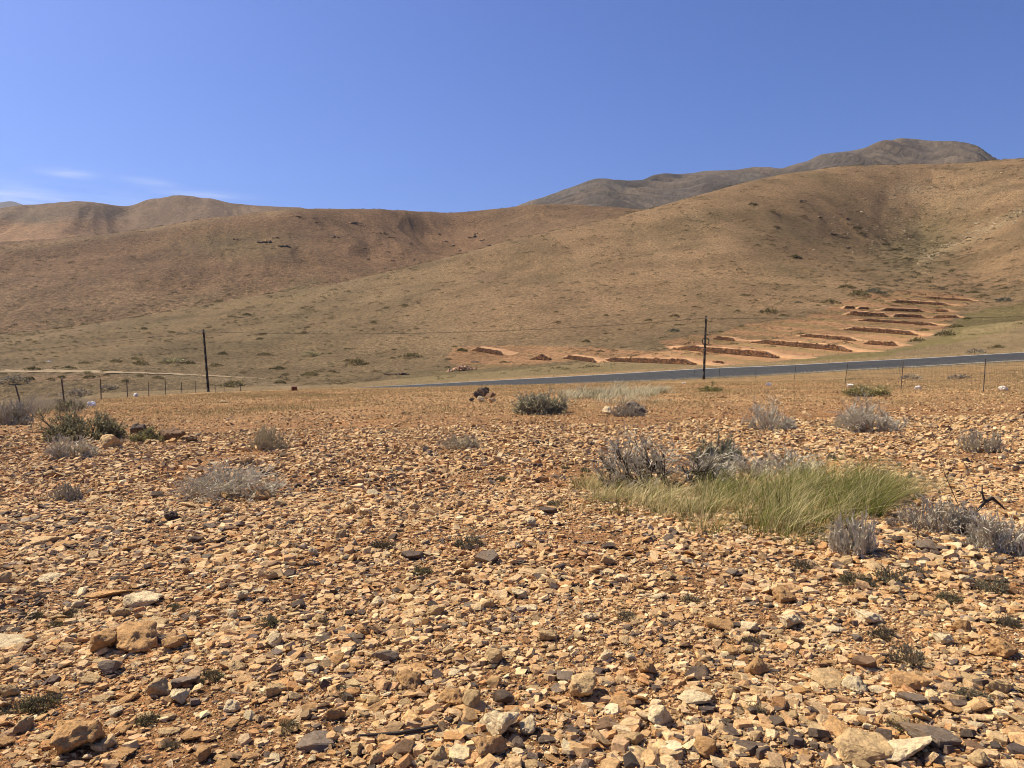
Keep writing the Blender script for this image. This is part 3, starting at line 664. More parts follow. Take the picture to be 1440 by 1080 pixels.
# ---------------------------------------------------------------- plants
def tubes(P0, P1, R0, R1, C):
    n = len(P0); d = P1-P0; d /= np.maximum(np.linalg.norm(d, axis=1, keepdims=True), 1e-9)
    a = np.cross(d, np.where(np.abs(d[:, 2:3]) < .9, [[0, 0, 1.]], [[1., 0, 0]])); a /= np.linalg.norm(a, axis=1, keepdims=True); b = np.cross(d, a)
    V = np.zeros((n, 6, 3))
    for k in range(3):
        o = a*math.cos(k*2.0944)+b*math.sin(k*2.0944); V[:, k] = P0+o*R0[:, None]; V[:, 3+k] = P1+o*R1[:, None]
    f = np.array([(0, 1, 4), (0, 4, 3), (1, 2, 5), (1, 5, 4), (2, 0, 3), (2, 3, 5)])
    Fc = (f[None]+np.arange(n)[:, None, None]*6).reshape(-1, 3)
    return V.reshape(-1, 3), Fc, np.repeat(C, 6, 0)
def norm(v): return v/np.maximum(np.linalg.norm(v, axis=-1, keepdims=True), 1e-9)
def grow(rng, n0, levels, k, spread=.85, up=.2, base=.4):
    """branching skeleton in a unit dome: list of (P0, P1, level)"""
    ang = rng.uniform(0, 2*np.pi, n0); el = rng.uniform(.12, 1.35, n0)
    d = np.stack([np.cos(ang)*np.cos(el), np.sin(ang)*np.cos(el), np.sin(el)], -1)
    rad = base*np.sqrt(rng.uniform(0, 1, n0)); p = np.stack([np.cos(ang)*rad, np.sin(ang)*rad, np.zeros(n0)], -1)
    out = []; L = .34
    for lv in range(levels):
        q = p+d*L*rng.uniform(.6, 1.25, (len(p), 1)); q[:, 2] = np.maximum(q[:, 2], .03*rng.uniform(0, 1, len(q))); out.append((p, q, np.full(len(p), lv)))
        kk = k if lv < levels-2 else k
        p = np.repeat(p+(q-p)*rng.uniform(.55, 1, (len(p), 1)), kk, 0) if lv else np.repeat(q, kk, 0)
        d = norm(np.repeat(d, kk, 0)+rng.normal(0, spread, (len(p), 3))+np.array([0, 0, up])); L *= .72
    return np.concatenate([o[0] for o in out]), np.concatenate([o[1] for o in out]), np.concatenate([o[2] for o in out])
def mound(rng, seed, n0, levels, k, spread, out=1.0, gapless=False):
    a = rng.uniform(0, 2*np.pi, n0*2); r = np.sqrt(rng.uniform(0, 1, n0*2)); lob = fbm(np.cos(a)*1.3+seed*3.1, np.sin(a)*1.3, 3, seed)
    keep = (r < .85+.9*lob) & (fbm(np.cos(a)*r*2.2+seed, np.sin(a)*r*2.2, 2, seed+3) > (-9 if gapless else -.16)); a, r = a[keep][:n0], r[keep][:n0]; n = len(a)
    env = np.sqrt(np.clip(1.06-r*r, .05, 1))*(.8+.9*fbm(np.cos(a)*r*1.6+2*seed, np.sin(a)*r*1.6, 2, seed+5))*rng.uniform(.65, 1.1, n); env = np.maximum(env, .15)
    d = norm(np.stack([np.cos(a)*out*r, np.sin(a)*out*r, np.full(n, .8)], -1)+rng.normal(0, .38, (n, 3))*np.array([1, 1, .4])); d[:, 2] = np.abs(d[:, 2])
    p = np.stack([np.cos(a)*r*.8, np.sin(a)*r*.8, np.zeros(n)], -1); L = .46*env; res = []
    for lv in range(levels):
        q = p+d*(L*rng.uniform(.6, 1.3, len(p)))[:, None]; q[:, 2] = np.maximum(q[:, 2], .02); res.append((p, q, np.full(len(p), lv)))
        f = rng.uniform(.45, 1, (len(p)*k, 1)); p = np.repeat(p, k, 0)*(1-f)+np.repeat(q, k, 0)*f
        d = norm(np.repeat(d, k, 0)+rng.normal(0, spread, (len(p), 3))+np.array([0, 0, .12])); L = np.repeat(L, k)*.66
    return tuple(np.concatenate([o[i] for o in res]) for i in range(3))
def bush_parts(seed, w, h, n0=90, levels=4, k=3, r=.0045, col=(.25, .21, .18), col2=(.36, .31, .26), leaf=None, leaf_n=0, leaf_size=.02, spread=.6, dark_core=None, wy=None, out=1.05, gapless=False):
    rng = np.random.default_rng(seed); n0 = n0 if gapless else int(n0*.62); P0, P1, lv = mound(rng, seed, n0, levels, k, spread, out, gapless)
    ex = np.percentile(np.abs(P1[:, 0]), 96); ey = np.percentile(np.abs(P1[:, 1]), 96); ez = np.percentile(P1[:, 2], 97)
    sc = np.array([w/2/ex, (wy or w)/2/ey, h/ez]); P0 = P0*sc; P1 = P1*sc
    rr = r*np.array([2.1, 1.25, .85, .62, .5, .5])[lv]*(1 if not gapless else .5)
    t = np.clip(rng.uniform(-.3, .8, (len(P0), 1))+.14*lv[:, None], -.25, 1.15); C = np.array(col)*(1-t)+np.array(col2)*t
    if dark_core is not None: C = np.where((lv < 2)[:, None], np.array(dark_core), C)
    V, Fc, Cc = tubes(P0, P1, rr, rr*.7, C)
    lf = None
    if leaf_n:
        tips = np.nonzero(lv >= levels-2)[0]; ii = rng.choice(tips, leaf_n); tt = rng.uniform(0, 1, (leaf_n, 1))
        lf = leaves(rng, P0[ii]+(P1[ii]-P0[ii])*tt, norm(P1[ii]-P0[ii]), leaf_size, leaf)
    return (V, Fc, Cc), lf
def leaves(rng, B, D, size, cols):
    n = len(B); d = norm(D+rng.normal(0, .55, (n, 3))); s = norm(np.cross(d, rng.normal(0, 1, (n, 3)))); L = size*rng.uniform(.6, 1.5, (n, 1)); w = L*.22
    V = np.stack([B, B+d*L*.5+s*w, B+d*L, B+d*L*.5-s*w], 1).reshape(-1, 3)
    f = np.array([(0, 1, 2), (0, 2, 3)]); Fc = (f[None]+np.arange(n)[:, None, None]*4).reshape(-1, 3)
    c = np.array(cols); t = rng.uniform(0, 1, (n, 1)); C = np.repeat((c[0]*(1-t)+c[1]*t)*rng.uniform(.8, 1.2, (n, 1)), 4, 0)
    return V, Fc, C
GREY = dict(col=(.36, .315, .225), col2=(.68, .61, .46))
def put_bush(u, v, wpx, hpx, label, seed, name='bush', cat='bush', group=None, depth_ratio=.8, rz=0, **kw):
    x, d, z = pix(u, v); w = wpx/F*d; h = hpx/F*d*.88
    root = empty(name, (x, d+w*depth_ratio*.3, tz(x, d+w*depth_ratio*.3)-.01), rz); tag(root, label, cat, group)
    tw, lf = bush_parts(seed, w, h, wy=w*depth_ratio, **kw)
    link('branches', mesh_np('branches', *tw), M['twig'], root)
    if lf: link('foliage', mesh_np('foliage', *lf), M['plant'], root)
    return root
GR = 'dry bushes on the stony field'
put_bush(302, 706, 152, 50, 'wide grey leafless bush with a tan slab in front', 1, n0=150, levels=4, k=3, r=.0042, group=GR, **GREY)
put_bush(1235, 607, 100, 42, 'round grey bush in the open field near the fence', 2, n0=150, levels=4, k=3, r=.006, group=GR, **GREY)
put_bush(1093, 606, 68, 40, 'pale grey loose bush left of the round grey bush', 3, n0=100, levels=4, k=3, r=.006, group=GR, col=(.40, .35, .25), col2=(.70, .63, .47))
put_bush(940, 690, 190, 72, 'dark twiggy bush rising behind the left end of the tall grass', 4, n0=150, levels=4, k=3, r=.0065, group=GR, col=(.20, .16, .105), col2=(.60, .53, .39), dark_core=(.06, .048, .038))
put_bush(1212, 784, 66, 56, 'small grey ball of twigs at the front of the tall grass', 5, n0=150, levels=4, k=3, r=.0036, group=GR, depth_ratio=1, **GREY)
put_bush(1330, 752, 116, 46, 'flat dark grey bush below the dead branch', 6, n0=150, levels=4, k=3, r=.0045, group=GR, col=(.26, .22, .15), col2=(.54, .47, .35))
put_bush(1428, 780, 90, 56, 'grey bush cut off by the right edge', 7, n0=130, levels=4, k=3, r=.0045, group=GR, **GREY)
put_bush(648, 633, 58, 20, 'low dry tuft in the middle of the field', 8, n0=120, levels=4, k=3, r=.006, group=GR, col=(.40, .32, .20), col2=(.60, .51, .34))
put_bush(1392, 636, 60, 32, 'thin brown grey bush near the right edge of the field', 9, n0=90, levels=4, k=3, r=.0055, group=GR, col=(.38, .32, .21), col2=(.60, .52, .36))
put_bush(372, 634, 56, 34, 'thin brownish tuft beyond the wide grey bush', 10, n0=100, levels=4, k=3, r=.006, group=GR, col=(.36, .30, .18), col2=(.56, .47, .29))
put_bush(90, 705, 36, 26, 'small withered tuft left of the wide grey bush', 11, n0=80, levels=4, k=3, r=.005, group=GR, col=(.32, .275, .19), col2=(.52, .46, .33))
put_bush(90, 645, 72, 34, 'grey dead bush in front of the green bush', 12, n0=120, levels=4, k=3, r=.006, group=GR, **GREY)
put_bush(12, 598, 56, 36, 'grey bush at the left edge by the first fence post', 13, n0=120, levels=4, k=3, r=.009, group=GR, col=(.30, .26, .18), col2=(.54, .48, .35))
put_bush(886, 586, 46, 18, 'far dry bush leaning over the grey boulder', 14, n0=100, levels=4, k=3, r=.008, group=GR, col=(.34, .29, .20), col2=(.54, .47, .34))
put_bush(1090, 672, 130, 40, 'grey bush half hidden behind the tall grass', 15, n0=130, levels=4, k=3, r=.0055, group=GR, **GREY)
OL = ((.25, .225, .11), (.44, .39, .215)); SG = ((.36, .33, .19), (.58, .53, .34))
put_bush(104, 620, 104, 40, 'olive green bush behind a grey dead bush', 21, name='shrub', cat='shrub', n0=180, levels=4, k=3, r=.007, col=(.12, .11, .07), col2=(.2, .18, .12), leaf=OL, leaf_n=5000, leaf_size=.05)
put_bush(764, 583, 70, 30, 'grey green rounded shrub on the far edge of the field', 22, name='shrub', cat='shrub', n0=180, levels=4, k=3, r=.008, col=(.2, .19, .13), col2=(.3, .28, .2), leaf=SG, leaf_n=4200, leaf_size=.06)
put_bush(1012, 662, 62, 42, 'grey green shrub right of the dark twiggy bush', 23, name='shrub', cat='shrub', n0=130, levels=4, k=3, r=.0045, col=(.15, .15, .1), col2=(.24, .23, .16), leaf=((.23, .21, .12), (.40, .36, .23)), leaf_n=2600, leaf_size=.05)
put_bush(1225, 558, 60, 15, 'yellow green tuft beyond the round grey bush', 24, name='shrub', cat='shrub', n0=130, levels=4, k=3, r=.007, col=(.2, .18, .08), col2=(.3, .26, .13), leaf=((.30, .26, .10), (.46, .39, .17)), leaf_n=1200, leaf_size=.08)
put_bush(1003, 551, 30, 9, 'small green tuft near the foot of the pole', 25, name='shrub', cat='shrub', n0=70, levels=4, k=3, r=.008, col=(.2, .18, .08), col2=(.3, .26, .13), leaf=((.25, .23, .09), (.38, .34, .14)), leaf_n=700, leaf_size=.07)
put_bush(92, 580, 36, 18, 'dull green tuft between two fence posts', 26, name='shrub', cat='shrub', n0=90, levels=4, k=3, r=.008, col=(.14, .12, .08), col2=(.2, .18, .12), leaf=OL, leaf_n=1100, leaf_size=.06)
put_bush(205, 622, 46, 18, 'green tuft beside the dark stone', 27, name='shrub', cat='shrub', n0=90, levels=4, k=3, r=.006, col=(.14, .12, .08), col2=(.2, .18, .12), leaf=((.24, .215, .085), (.40, .36, .155)), leaf_n=1100, leaf_size=.06)
# dead branch and dead stick
def limb_mesh(name, chains, mat):
    P0, P1, R0, R1 = [], [], [], []
    for ch in chains:
        for a, b in zip(ch[:-1], ch[1:]): P0.append(a[:3]); P1.append(b[:3]); R0.append(a[3]); R1.append(b[3])
    bm = bmesh.new()
    for a, b, r0, r1 in zip(P0, P1, R0, R1):
        a = Vector(a); b = Vector(b); d = (b-a); L = d.length
        g = bmesh.ops.create_cone(bm, cap_ends=True, segments=7, radius1=r0, radius2=r1, depth=L*1.06)
        bmesh.ops.transform(bm, matrix=Matrix.Translation((a+b)/2)@d.to_track_quat('Z', 'Y').to_matrix().to_4x4(), verts=g['verts'])
    me = bpy.data.meshes.new(name); bm.to_mesh(me); bm.free(); me.materials.append(mat); return me
x, d, z = pix(1385, 740); e = 1/F*d
o = link('dead_branch', limb_mesh('dead branch', [[(-36*e, .05, .03, .009), (-14*e, .02, 16*e, .011), (0, 0, 34*e, .014), (10*e, 0, 40*e, .016)], [(0, 0, 34*e, .013), (-4*e, 0, 48*e, .007), (-2*e, .02, 58*e, .004)], [(10*e, 0, 40*e, .016), (22*e, 0, 30*e, .010), (28*e, 0, 24*e, .006)], [(-14*e, .02, 16*e, .009), (-30*e, 0, 26*e, .005)],
    [(-30*e, .1, 30*e, .004), (-44*e, .1, 62*e, .003), (-56*e, .1, 92*e, .002)]], M['wood']), None, None, (x, d, z))
tag(o, 'dark dead branch sticking up from the dry bush', 'branch')
x0, d0, z0 = pix(505, 1042); x1, d1, z1 = pix(615, 1030); xm, dm, zm = pix(560, 1039)
o = link('dead_stick', limb_mesh('dead stick', [[(x0-xm, d0-dm, .018, .006), (-.03, .0, .022, .009), (0, 0, .024, .009), (.07, .015, .03, .010), (x1-xm, d1-dm, .035, .006)], [(.07, .015, .03, .008), (x1-xm-.05, d1-dm-.03, .02, .004)]], M['wood']), None, None, (xm, dm, zm))
tag(o, 'thin dark dead stick lying across the gravel', 'stick')

# grasses
def blades(rng, x, y, z, h, w, lean, ldir, C, C2, nseg=3):
    n = len(x); t = np.linspace(0, 1, nseg+1); a = ldir; side = np.stack([-np.sin(a+rng.normal(0, .9, n)), np.cos(a+rng.normal(0, .9, n)), np.zeros(n)], -1)
    fw = rng.uniform(0, 2*np.pi, n); side = np.stack([np.cos(fw), np.sin(fw), np.zeros(n)], -1)
    Vs = []; Cs = []
    for s in t:
        hor = lean*h*s**1.8; up = h*s*(1-.28*lean*s)
        c = np.stack([x+np.cos(a)*hor, y+np.sin(a)*hor, z+up], -1); ww = (w*(1-.85*s))[:, None]
        Vs += [c-side*ww, c+side*ww]; col = C*(1-s)+C2*s; Cs += [col, col]
    m = 2*(nseg+1); V = np.stack(Vs, 1).reshape(-1, 3); Cc = np.stack(Cs, 1).reshape(-1, 3)
    f = np.array([(2*i, 2*i+1, 2*i+3, 2*i+2) for i in range(nseg)]); Fc = (f[None]+np.arange(n)[:, None, None]*m).reshape(-1, 4)
    return V, Fc, Cc
def grass_patch(name, label, front, back, hts, n, w, straw, lean, seed, cat='grass', ldir=0.0, green=((.092, .116, .020), (.225, .235, .048)), strawc=((.36, .28, .10), (.70, .58, .30)), clump=70, rad=.17, dens=None):
    rng = np.random.default_rng(seed); nc = n//clump
    us = rng.uniform(front[0][0], front[-1][0], nc); fu, fv = zip(*front); bu, bv = zip(*back)
    if dens: us = us[rng.uniform(0, 1, nc) < np.interp(us, *zip(*dens))]; nc = len(us)
    us = us+rng.normal(0, 9, nc); vf = np.interp(us, fu, fv)+rng.normal(0, 6, nc); vb = np.interp(us, bu, bv); vs = vb+(vf-vb)*rng.uniform(0, 1, nc); P = pixv(us, vs)
    th = rng.uniform(.4, 1.3, nc); tr = rad*rng.uniform(.5, 1.5, nc)*np.sqrt(P[:, 1]/8); ts = rng.normal(0, .25, nc); tb = rng.uniform(.5, 1.1, nc); cnt = (clump*rng.uniform(.4, 1.7, nc)).astype(int); tw = rng.normal(0, .35, nc)
    rep = lambda a: np.repeat(a, cnt, 0)
    us, P, th, tr, ts, tb, tw = map(rep, (us, P, th, tr, ts, tb, tw)); n = len(us)
    a = rng.uniform(0, 6.283, n); q = np.sqrt(rng.uniform(0, 1, n)); x = P[:, 0]+np.cos(a)*q*tr; y = P[:, 1]+np.sin(a)*q*tr; z = terrain(x, y)-.01
    dead = rng.uniform(0, 1, n) < .06
    h = np.interp(us, *zip(*hts))*th*rng.uniform(.3, 1.05, n)*(1.1-.3*q)*np.where(dead, 1.35, 1.1)
    vx = np.cos(a)*q*.75+lean*math.cos(ldir)+tw*.6+rng.normal(0, .42, n); vy = np.sin(a)*q*.75+lean*math.sin(ldir)+tw*.3+rng.normal(0, .42, n)
    is_s = (rng.uniform(0, 1, n) < np.interp(us, *zip(*straw))+ts) | dead
    t = rng.uniform(0, 1, (n, 1)); g0, g1 = map(np.array, green); s0, s1 = map(np.array, strawc)
    C = np.where(is_s[:, None], s0+(s1-s0)*t, g0+(g1-g0)*t)*tb[:, None]; C = np.where(rng.uniform(0, 1, (n, 1)) < .3, C*.45, C); C2 = np.where(is_s[:, None], s1*1.05*tb[:, None]**.5, C*.65+(g1*.7+s1*.3)*.4)
    V, Fc, Cc = blades(rng, x, y, z, h, w*np.where(dead, .7, 1)*rng.uniform(.3, 1.5, n)*P[:, 1]/8, np.clip(np.hypot(vx, vy), 0, 1.5), np.arctan2(vy, vx), C, C2, 4)
    c0 = np.array([V[:, 0].mean(), V[:, 1].mean(), z.min()])
    o = link(name, mesh_np(name, V-c0, Fc, Cc), M['plant']); o.location = c0
    return tag(o, label, cat)
grass_patch('grass_clump', 'tall wind bent green grass clump with straw tips', [(800, 708), (870, 716), (935, 722), (1000, 744), (1060, 753), (1110, 756), (1180, 742), (1230, 722), (1262, 704)], [(800, 684), (870, 688), (935, 694), (1000, 690), (1060, 684), (1110, 680), (1180, 676), (1230, 676), (1262, 680)],
    [(800, .22), (860, .30), (940, .30), (1000, .34), (1060, .40), (1120, .46), (1180, .54), (1220, .52), (1262, .34)], 15000, .0034, [(800, 1.0), (900, .85), (960, .55), (1050, .3), (1150, .14), (1220, .08), (1262, .35)], .5, 31, ldir=.1, dens=[(790, .15), (850, .4), (940, .55), (1000, .8), (1100, 1), (1240, 1), (1270, .4)])
grass_patch('grass_clump', 'pale silvery dry grass row on the far edge of the field', [(800, 561), (860, 559), (925, 556)], [(800, 556), (860, 553), (925, 550)], [(800, .32), (860, .44), (925, .36)], 5000, .003, [(800, .9), (925, .9)], .4, 32, clump=40, ldir=.2, green=((.2, .2, .1), (.3, .3, .17)), strawc=((.42, .35, .19), (.68, .60, .39)))
grass_patch('grass_clump', 'short dry straw tuft right of the tall grass', [(1255, 706), (1300, 706), (1345, 692)], [(1255, 676), (1300, 670), (1345, 674)], [(1255, .2), (1300, .16), (1345, .12)], 1300, .0019, [(1255, .85), (1345, .95)], .35, 33, clump=30, strawc=((.24, .18, .10), (.42, .34, .2)))
grass_patch('grass_clump', 'grey dry grass behind the fence at the left', [(0, 585), (60, 580), (125, 572)], [(0, 576), (60, 571), (125, 566)], [(0, .75), (60, .7), (125, .4)], 5000, .0020, [(0, .95), (125, .95)], .3, 34, clump=40, strawc=((.24, .20, .14), (.40, .34, .25)))
# scattered dry grass
def scatter_grass():
    rng = np.random.default_rng(77); n = 170000
    d = np.sqrt(rng.uniform(9**2, 48**2, n)); x = rng.uniform(-.8, .8, n)*d
    u = UC+F*x/d; D, _ = columns(u)
    f = fbm(x*.16, d*.16, 4, 131)+.5*fbm(x*.9, d*.9, 2, 133)
    edge = smoothstep(30, 44, d)
    keep = (rng.uniform(0, 1, n) < np.clip(.02+smoothstep(12, 24, d)*smoothstep(-.30, .40, f)*.62+edge*.22, 0, 1)) & (d < D[:, 4]-1.5)
    x, d = x[keep], d[keep]; n = len(x); k = 3
    x = np.repeat(x, k)+rng.normal(0, .05, n*k); d = np.repeat(d, k)+rng.normal(0, .05, n*k); n *= k
    h = rng.uniform(.05, .2, n)*(.8-.15*smoothstep(25, 44, d)); t = rng.uniform(0, 1, (n, 1)); C = np.array([.38, .27, .115])*(1-t)+np.array([.64, .48, .235])*t
    C = np.where(rng.uniform(0, 1, (n, 1)) < .35, np.array([.30, .20, .11])*rng.uniform(.6, 1.1, (n, 1)), C)
    g = (fbm(x*.25, d*.25, 3, 139) > .18)[:, None]; C = np.where(g & (rng.uniform(0, 1, (n, 1)) < .6), np.array([.19, .18, .075]), C)
    V, Fc, Cc = blades(rng, x, d, terrain(x, d)-.01, h, .0016*d/8*rng.uniform(.7, 1.3, n), rng.uniform(.1, .9, n), rng.uniform(0, 6.28, n), C, C*1.15, 2)
    return link('dry_grass', mesh_np('dry grass', V, Fc, Cc), M['plant'])
tag(scatter_grass(), 'thin dry straw grass scattered across the field', kind='stuff')
# grass along the verge beyond the field and on the valley floor
def valley_grass():
    rng = np.random.default_rng(78); n = 26000
    d = rng.uniform(52, 130, n); x = rng.uniform(-.72, .72, n)*d; u = UC+F*x/d; D, _ = columns(u)
    f = fbm(x*.07, d*.07, 4, 151)
    vv = VH+F*(EYE-terrain(x, d))/d; redz = (vv > 484) & (vv < 516) & (u > 635) & (u < 1100)
    keep = ~redz & ((d < D[:, 4]-.8) | (d > D[:, 5]+.8)) & (rng.uniform(0, 1, n) < np.clip(.2+1.6*f, .05, 1))
    x, d = x[keep], d[keep]; k = 3; n = len(x)*k; x = np.repeat(x, k)+rng.normal(0, .15, n); d = np.repeat(d, k)+rng.normal(0, .15, n)
    u = UC+F*x/d; D, _ = columns(u); ok = (d < D[:, 4]-.5) | (d > D[:, 5]+.5); x, d = x[ok], d[ok]; n = len(x)
    t = rng.uniform(0, 1, (n, 1)); C = np.array([.24, .18, .085])*(1-t)+np.array([.38, .30, .16])*t; g = rng.uniform(0, 1, (n, 1)) < .35; C = np.where(g, np.array([.17, .155, .07]), C)
    V, Fc, Cc = blades(rng, x, d, terrain(x, d)-.02, rng.uniform(.12, .34, n), .0011*d/8*rng.uniform(.7, 1.3, n), rng.uniform(.1, .9, n), rng.uniform(0, 6.28, n), C, C*1.1, 2)
    return link('dry_grass', mesh_np('valley grass', V, Fc, Cc), M['plant'])
def verge_grass():
    rng = np.random.default_rng(79); n = 15000; u = rng.uniform(520, 1500, n); D, _ = columns(u); far = rng.uniform(0, 1, n) < .45
    d = np.where(far, D[:, 5]+np.abs(rng.normal(.1, .8, n)), D[:, 4]-np.abs(rng.normal(.0, .9, n))+.1); x = (u-UC)/F*d; t = rng.uniform(0, 1, (n, 1))
    V, Fc, Cc = blades(rng, x, d, terrain(x, d)-.02, rng.uniform(.08, .30, n), .0012*d/8*rng.uniform(.7, 1.3, n), rng.uniform(.1, .9, n), rng.uniform(0, 6.28, n), np.array([.36, .28, .14])*(1-t)+np.array([.60, .50, .30])*t, np.array([.5, .42, .24])+0*t, 2)
    return link('dry_grass', mesh_np('verge grass', V, Fc, Cc), M['plant'])
tag(verge_grass(), 'pale straw grass lining both edges of the road', kind='stuff')
tag(valley_grass(), 'short dry grass along the road and valley floor', kind='stuff')

# small weeds between the stones
def weed_proto(seed, leaf, n0, leaf_n, size):
    tw, lf = bush_parts(seed, 2.0, .8, n0=n0*5, gapless=True, levels=3, k=3, r=.02, col=(.10, .085, .055), col2=(.20, .17, .11), leaf=leaf, leaf_n=leaf_n, leaf_size=size)
    root = empty('weed', (0, 0, 0)); link('stem', mesh_np('weed stems', *tw), M['twig'], root); link('foliage', mesh_np('weed leaves', *lf), M['plant'], root); return root
WEEDK = {'green': weed_proto(401, ((.115, .108, .046), (.24, .215, .095)), 20, 420, .15), 'grey green': weed_proto(402, ((.14, .13, .075), (.26, .235, .145)), 20, 320, .16), 'dry brown': weed_proto(403, ((.13, .09, .06), (.22, .17, .11)), 26, 200, .16)}
used = set()
WEEDS = [(58, 995, 66, 'green'), (18, 1000, 40, 'grey green'), (208, 1016, 42, 'green'), (296, 955, 44, 'green'), (245, 858, 34, 'green'), (52, 868, 30, 'green'), (78, 880, 34, 'green'), (592, 806, 36, 'green'), (404, 1026, 40, 'green'), (488, 975, 42, 'grey green'), (705, 676, 22, 'green'), (795, 659, 16, 'green'), (823, 663, 18, 'green'),
         (1205, 822, 60, 'green'), (1252, 818, 60, 'grey green'), (1290, 808, 34, 'dry brown'), (1335, 845, 44, 'green'), (1060, 1002, 40, 'dry brown'), (1262, 1022, 42, 'green'), (1240, 895, 46, 'dry brown'), (1275, 930, 60, 'dry brown'), (1395, 832, 56, 'grey green'), (375, 880, 40, 'green'), (780, 712, 30, 'green'), (1370, 985, 60, 'grey green'),
         (105, 865, 40, 'dry brown'), (240, 1050, 34, 'dry brown'), (660, 770, 50, 'grey green'), (540, 770, 46, 'dry brown'), (380, 770, 30, 'grey green'), (1060, 905, 36, 'dry brown'), (1130, 800, 44, 'dry brown'), (1150, 765, 40, 'grey green'), (1180, 770, 34, 'grey green'), (450, 880, 30, 'grey green'), (880, 870, 36, 'dry brown'), (715, 640, 14, 'green'), (560, 690, 22, 'grey green'), (350, 655, 24, 'dry brown'), (1280, 700, 30, 'dry brown'), (970, 845, 34, 'grey green'), (1420, 880, 40, 'dry brown')]
WD = []
for (u, v, w, kd) in WEEDS:
    r = WEEDK[kd] if kd not in used else copy_tree(WEEDK[kd]); used.add(kd)
    x, d, z = pix(u, v); s = .37*w/F*d; r.location = (x, d, z-.003); r.rotation_euler = (0, 0, random.uniform(0, 6.28)); r.scale = (s, s, s*random.uniform(.8, 1.2))
    r['category'] = 'weed'; r['group'] = 'small weeds between the stones'; WD.append((r, u, v, kd))

# shrubs dotted over the hillsides
def shrub_proto(seed, cols, n=230):
    rng = np.random.default_rng(seed); a = rng.uniform(0, 6.28, n); r = np.sqrt(rng.uniform(0, 1.35, n)); hz = np.sqrt(np.maximum(0, 1-r*r))*rng.uniform(.25, 1, n)
    lob = 1+.3*np.sin(a*3+seed)+.18*np.sin(a*5+seed*2); B = np.stack([np.cos(a)*r*lob, np.sin(a)*r*lob*.9, hz*.62], -1)
    return leaves(rng, B, norm(B+np.array([0, 0, .6])), .30, cols)
SK = {'dark green': ((.085, .075, .035), (.16, .138, .062)), 'olive': ((.15, .125, .056), (.25, .20, .095)), 'brown': ((.135, .098, .048), (.23, .165, .082)), 'grey': ((.24, .20, .14), (.38, .32, .23)), 'pale green': ((.32, .28, .14), (.48, .42, .23)), 'blue green': ((.11, .11, .075), (.20, .19, .13))}
SP = {k: [shrub_proto(500+10*i+j, c) for j in range(2)] for i, (k, c) in enumerate(SK.items())}
SM = {k: [mesh_np('hillside shrub', *p) for p in v] for k, v in SP.items()}
for v in SM.values():
    for m in v: m.materials.append(M['plant'])
HS = []
def put_shrub(u, v, w, kd, hs=1.0):
    x, d, z = pix(u, v); s = w/F*d/2
    o = bpy.data.objects.new('hillside_shrub', random.choice(SM[kd])); COL.objects.link(o)
    o.location = (x, d, z-.03*s); o.rotation_euler = (0, 0, random.uniform(0, 6.28)); o.scale = (s, s, s*hs*random.uniform(.65, .95))
    o['category'] = 'shrub'; o['group'] = 'shrubs dotted over valley and hillside'; HS.append((o, u, v, kd)); return o
HAND = [(68, 434, 11), (320, 413, 26), (308, 418, 14), (347, 443, 11), (242, 468, 13), (203, 463, 10), (295, 461, 10), (370, 471, 13), (366, 477, 10), (428, 469, 11), (433, 461, 9), (437, 500, 22, 'pale green'), (373, 499, 17, 'olive'), (313, 498, 12), (245, 509, 26, 'pale green'), (232, 511, 14, 'olive'), (266, 511, 14), (197, 512, 20, 'olive'), (190, 505, 11), (163, 509, 16, 'olive'), (120, 511, 14), (97, 518, 14), (47, 520, 20), (303, 514, 16, 'olive'), (392, 519, 17, 'dark green'), (402, 527, 11), (437, 528, 22, 'olive'), (467, 523, 12), (23, 536, 34, 'grey'), (40, 534, 16, 'dark green'), (72, 534, 10), (87, 531, 12), (127, 531, 14, 'dark green'), (150, 528, 10), (177, 536, 12), (153, 546, 24, 'grey'), (108, 556, 34, 'grey'), (222, 532, 14), (197, 529, 10), (330, 543, 30, 'olive'), (395, 539, 16, 'dark green'),
        (570, 430, 13), (542, 434, 8), (525, 454, 9), (580, 502, 26, 'olive'), (502, 512, 26, 'olive'), (490, 508, 14), (528, 523, 9), (650, 494, 16, 'dark green'), (640, 488, 8), (668, 510, 12, 'grey'), (709, 510, 12, 'dark green'), (631, 506, 10), (825, 481, 11, 'dark green'), (785, 454, 10), (853, 444, 8), (872, 464, 8), (948, 466, 16, 'blue green'), (950, 445, 12), (913, 451, 10), (1123, 426, 10, 'blue green'), (1047, 416, 12, 'olive'), (1082, 440, 22, 'olive'), (1102, 444, 12), (1037, 438, 9, 'olive'), (1165, 426, 22, 'olive'), (1190, 405, 20, 'olive'), (1207, 416, 26, 'olive'), (1228, 411, 18, 'blue green'), (1240, 413, 14, 'blue green'), (1413, 424, 22, 'blue green'), (1382, 416, 12, 'olive'), (1370, 412, 14, 'olive'), (1330, 472, 26, 'olive'), (1360, 449, 12), (1403, 489, 18, 'olive'), (1373, 497, 22, 'grey'), (1280, 533, 26, 'grey'), (1348, 533, 28, 'grey'), (1165, 523, 12, 'grey'), (1300, 465, 14, 'olive'), (1345, 460, 16, 'olive'), (1290, 480, 18, 'olive'),
        (1275, 365, 12, 'dark green'), (1262, 352, 14, 'dark green'), (1205, 322, 14, 'dark green'), (1212, 330, 12, 'dark green'), (1245, 345, 10, 'dark green'), (1118, 362, 16, 'dark green'), (1130, 305, 10), (1058, 288, 12, 'dark green'), (1085, 298, 10), (1092, 320, 10), (1065, 345, 9, 'olive'), (1085, 345, 10)]
for t in HAND: put_shrub(t[0], t[1], t[2]*.92, t[3] if len(t) > 3 else random.choice(['brown', 'olive', 'dark green']))
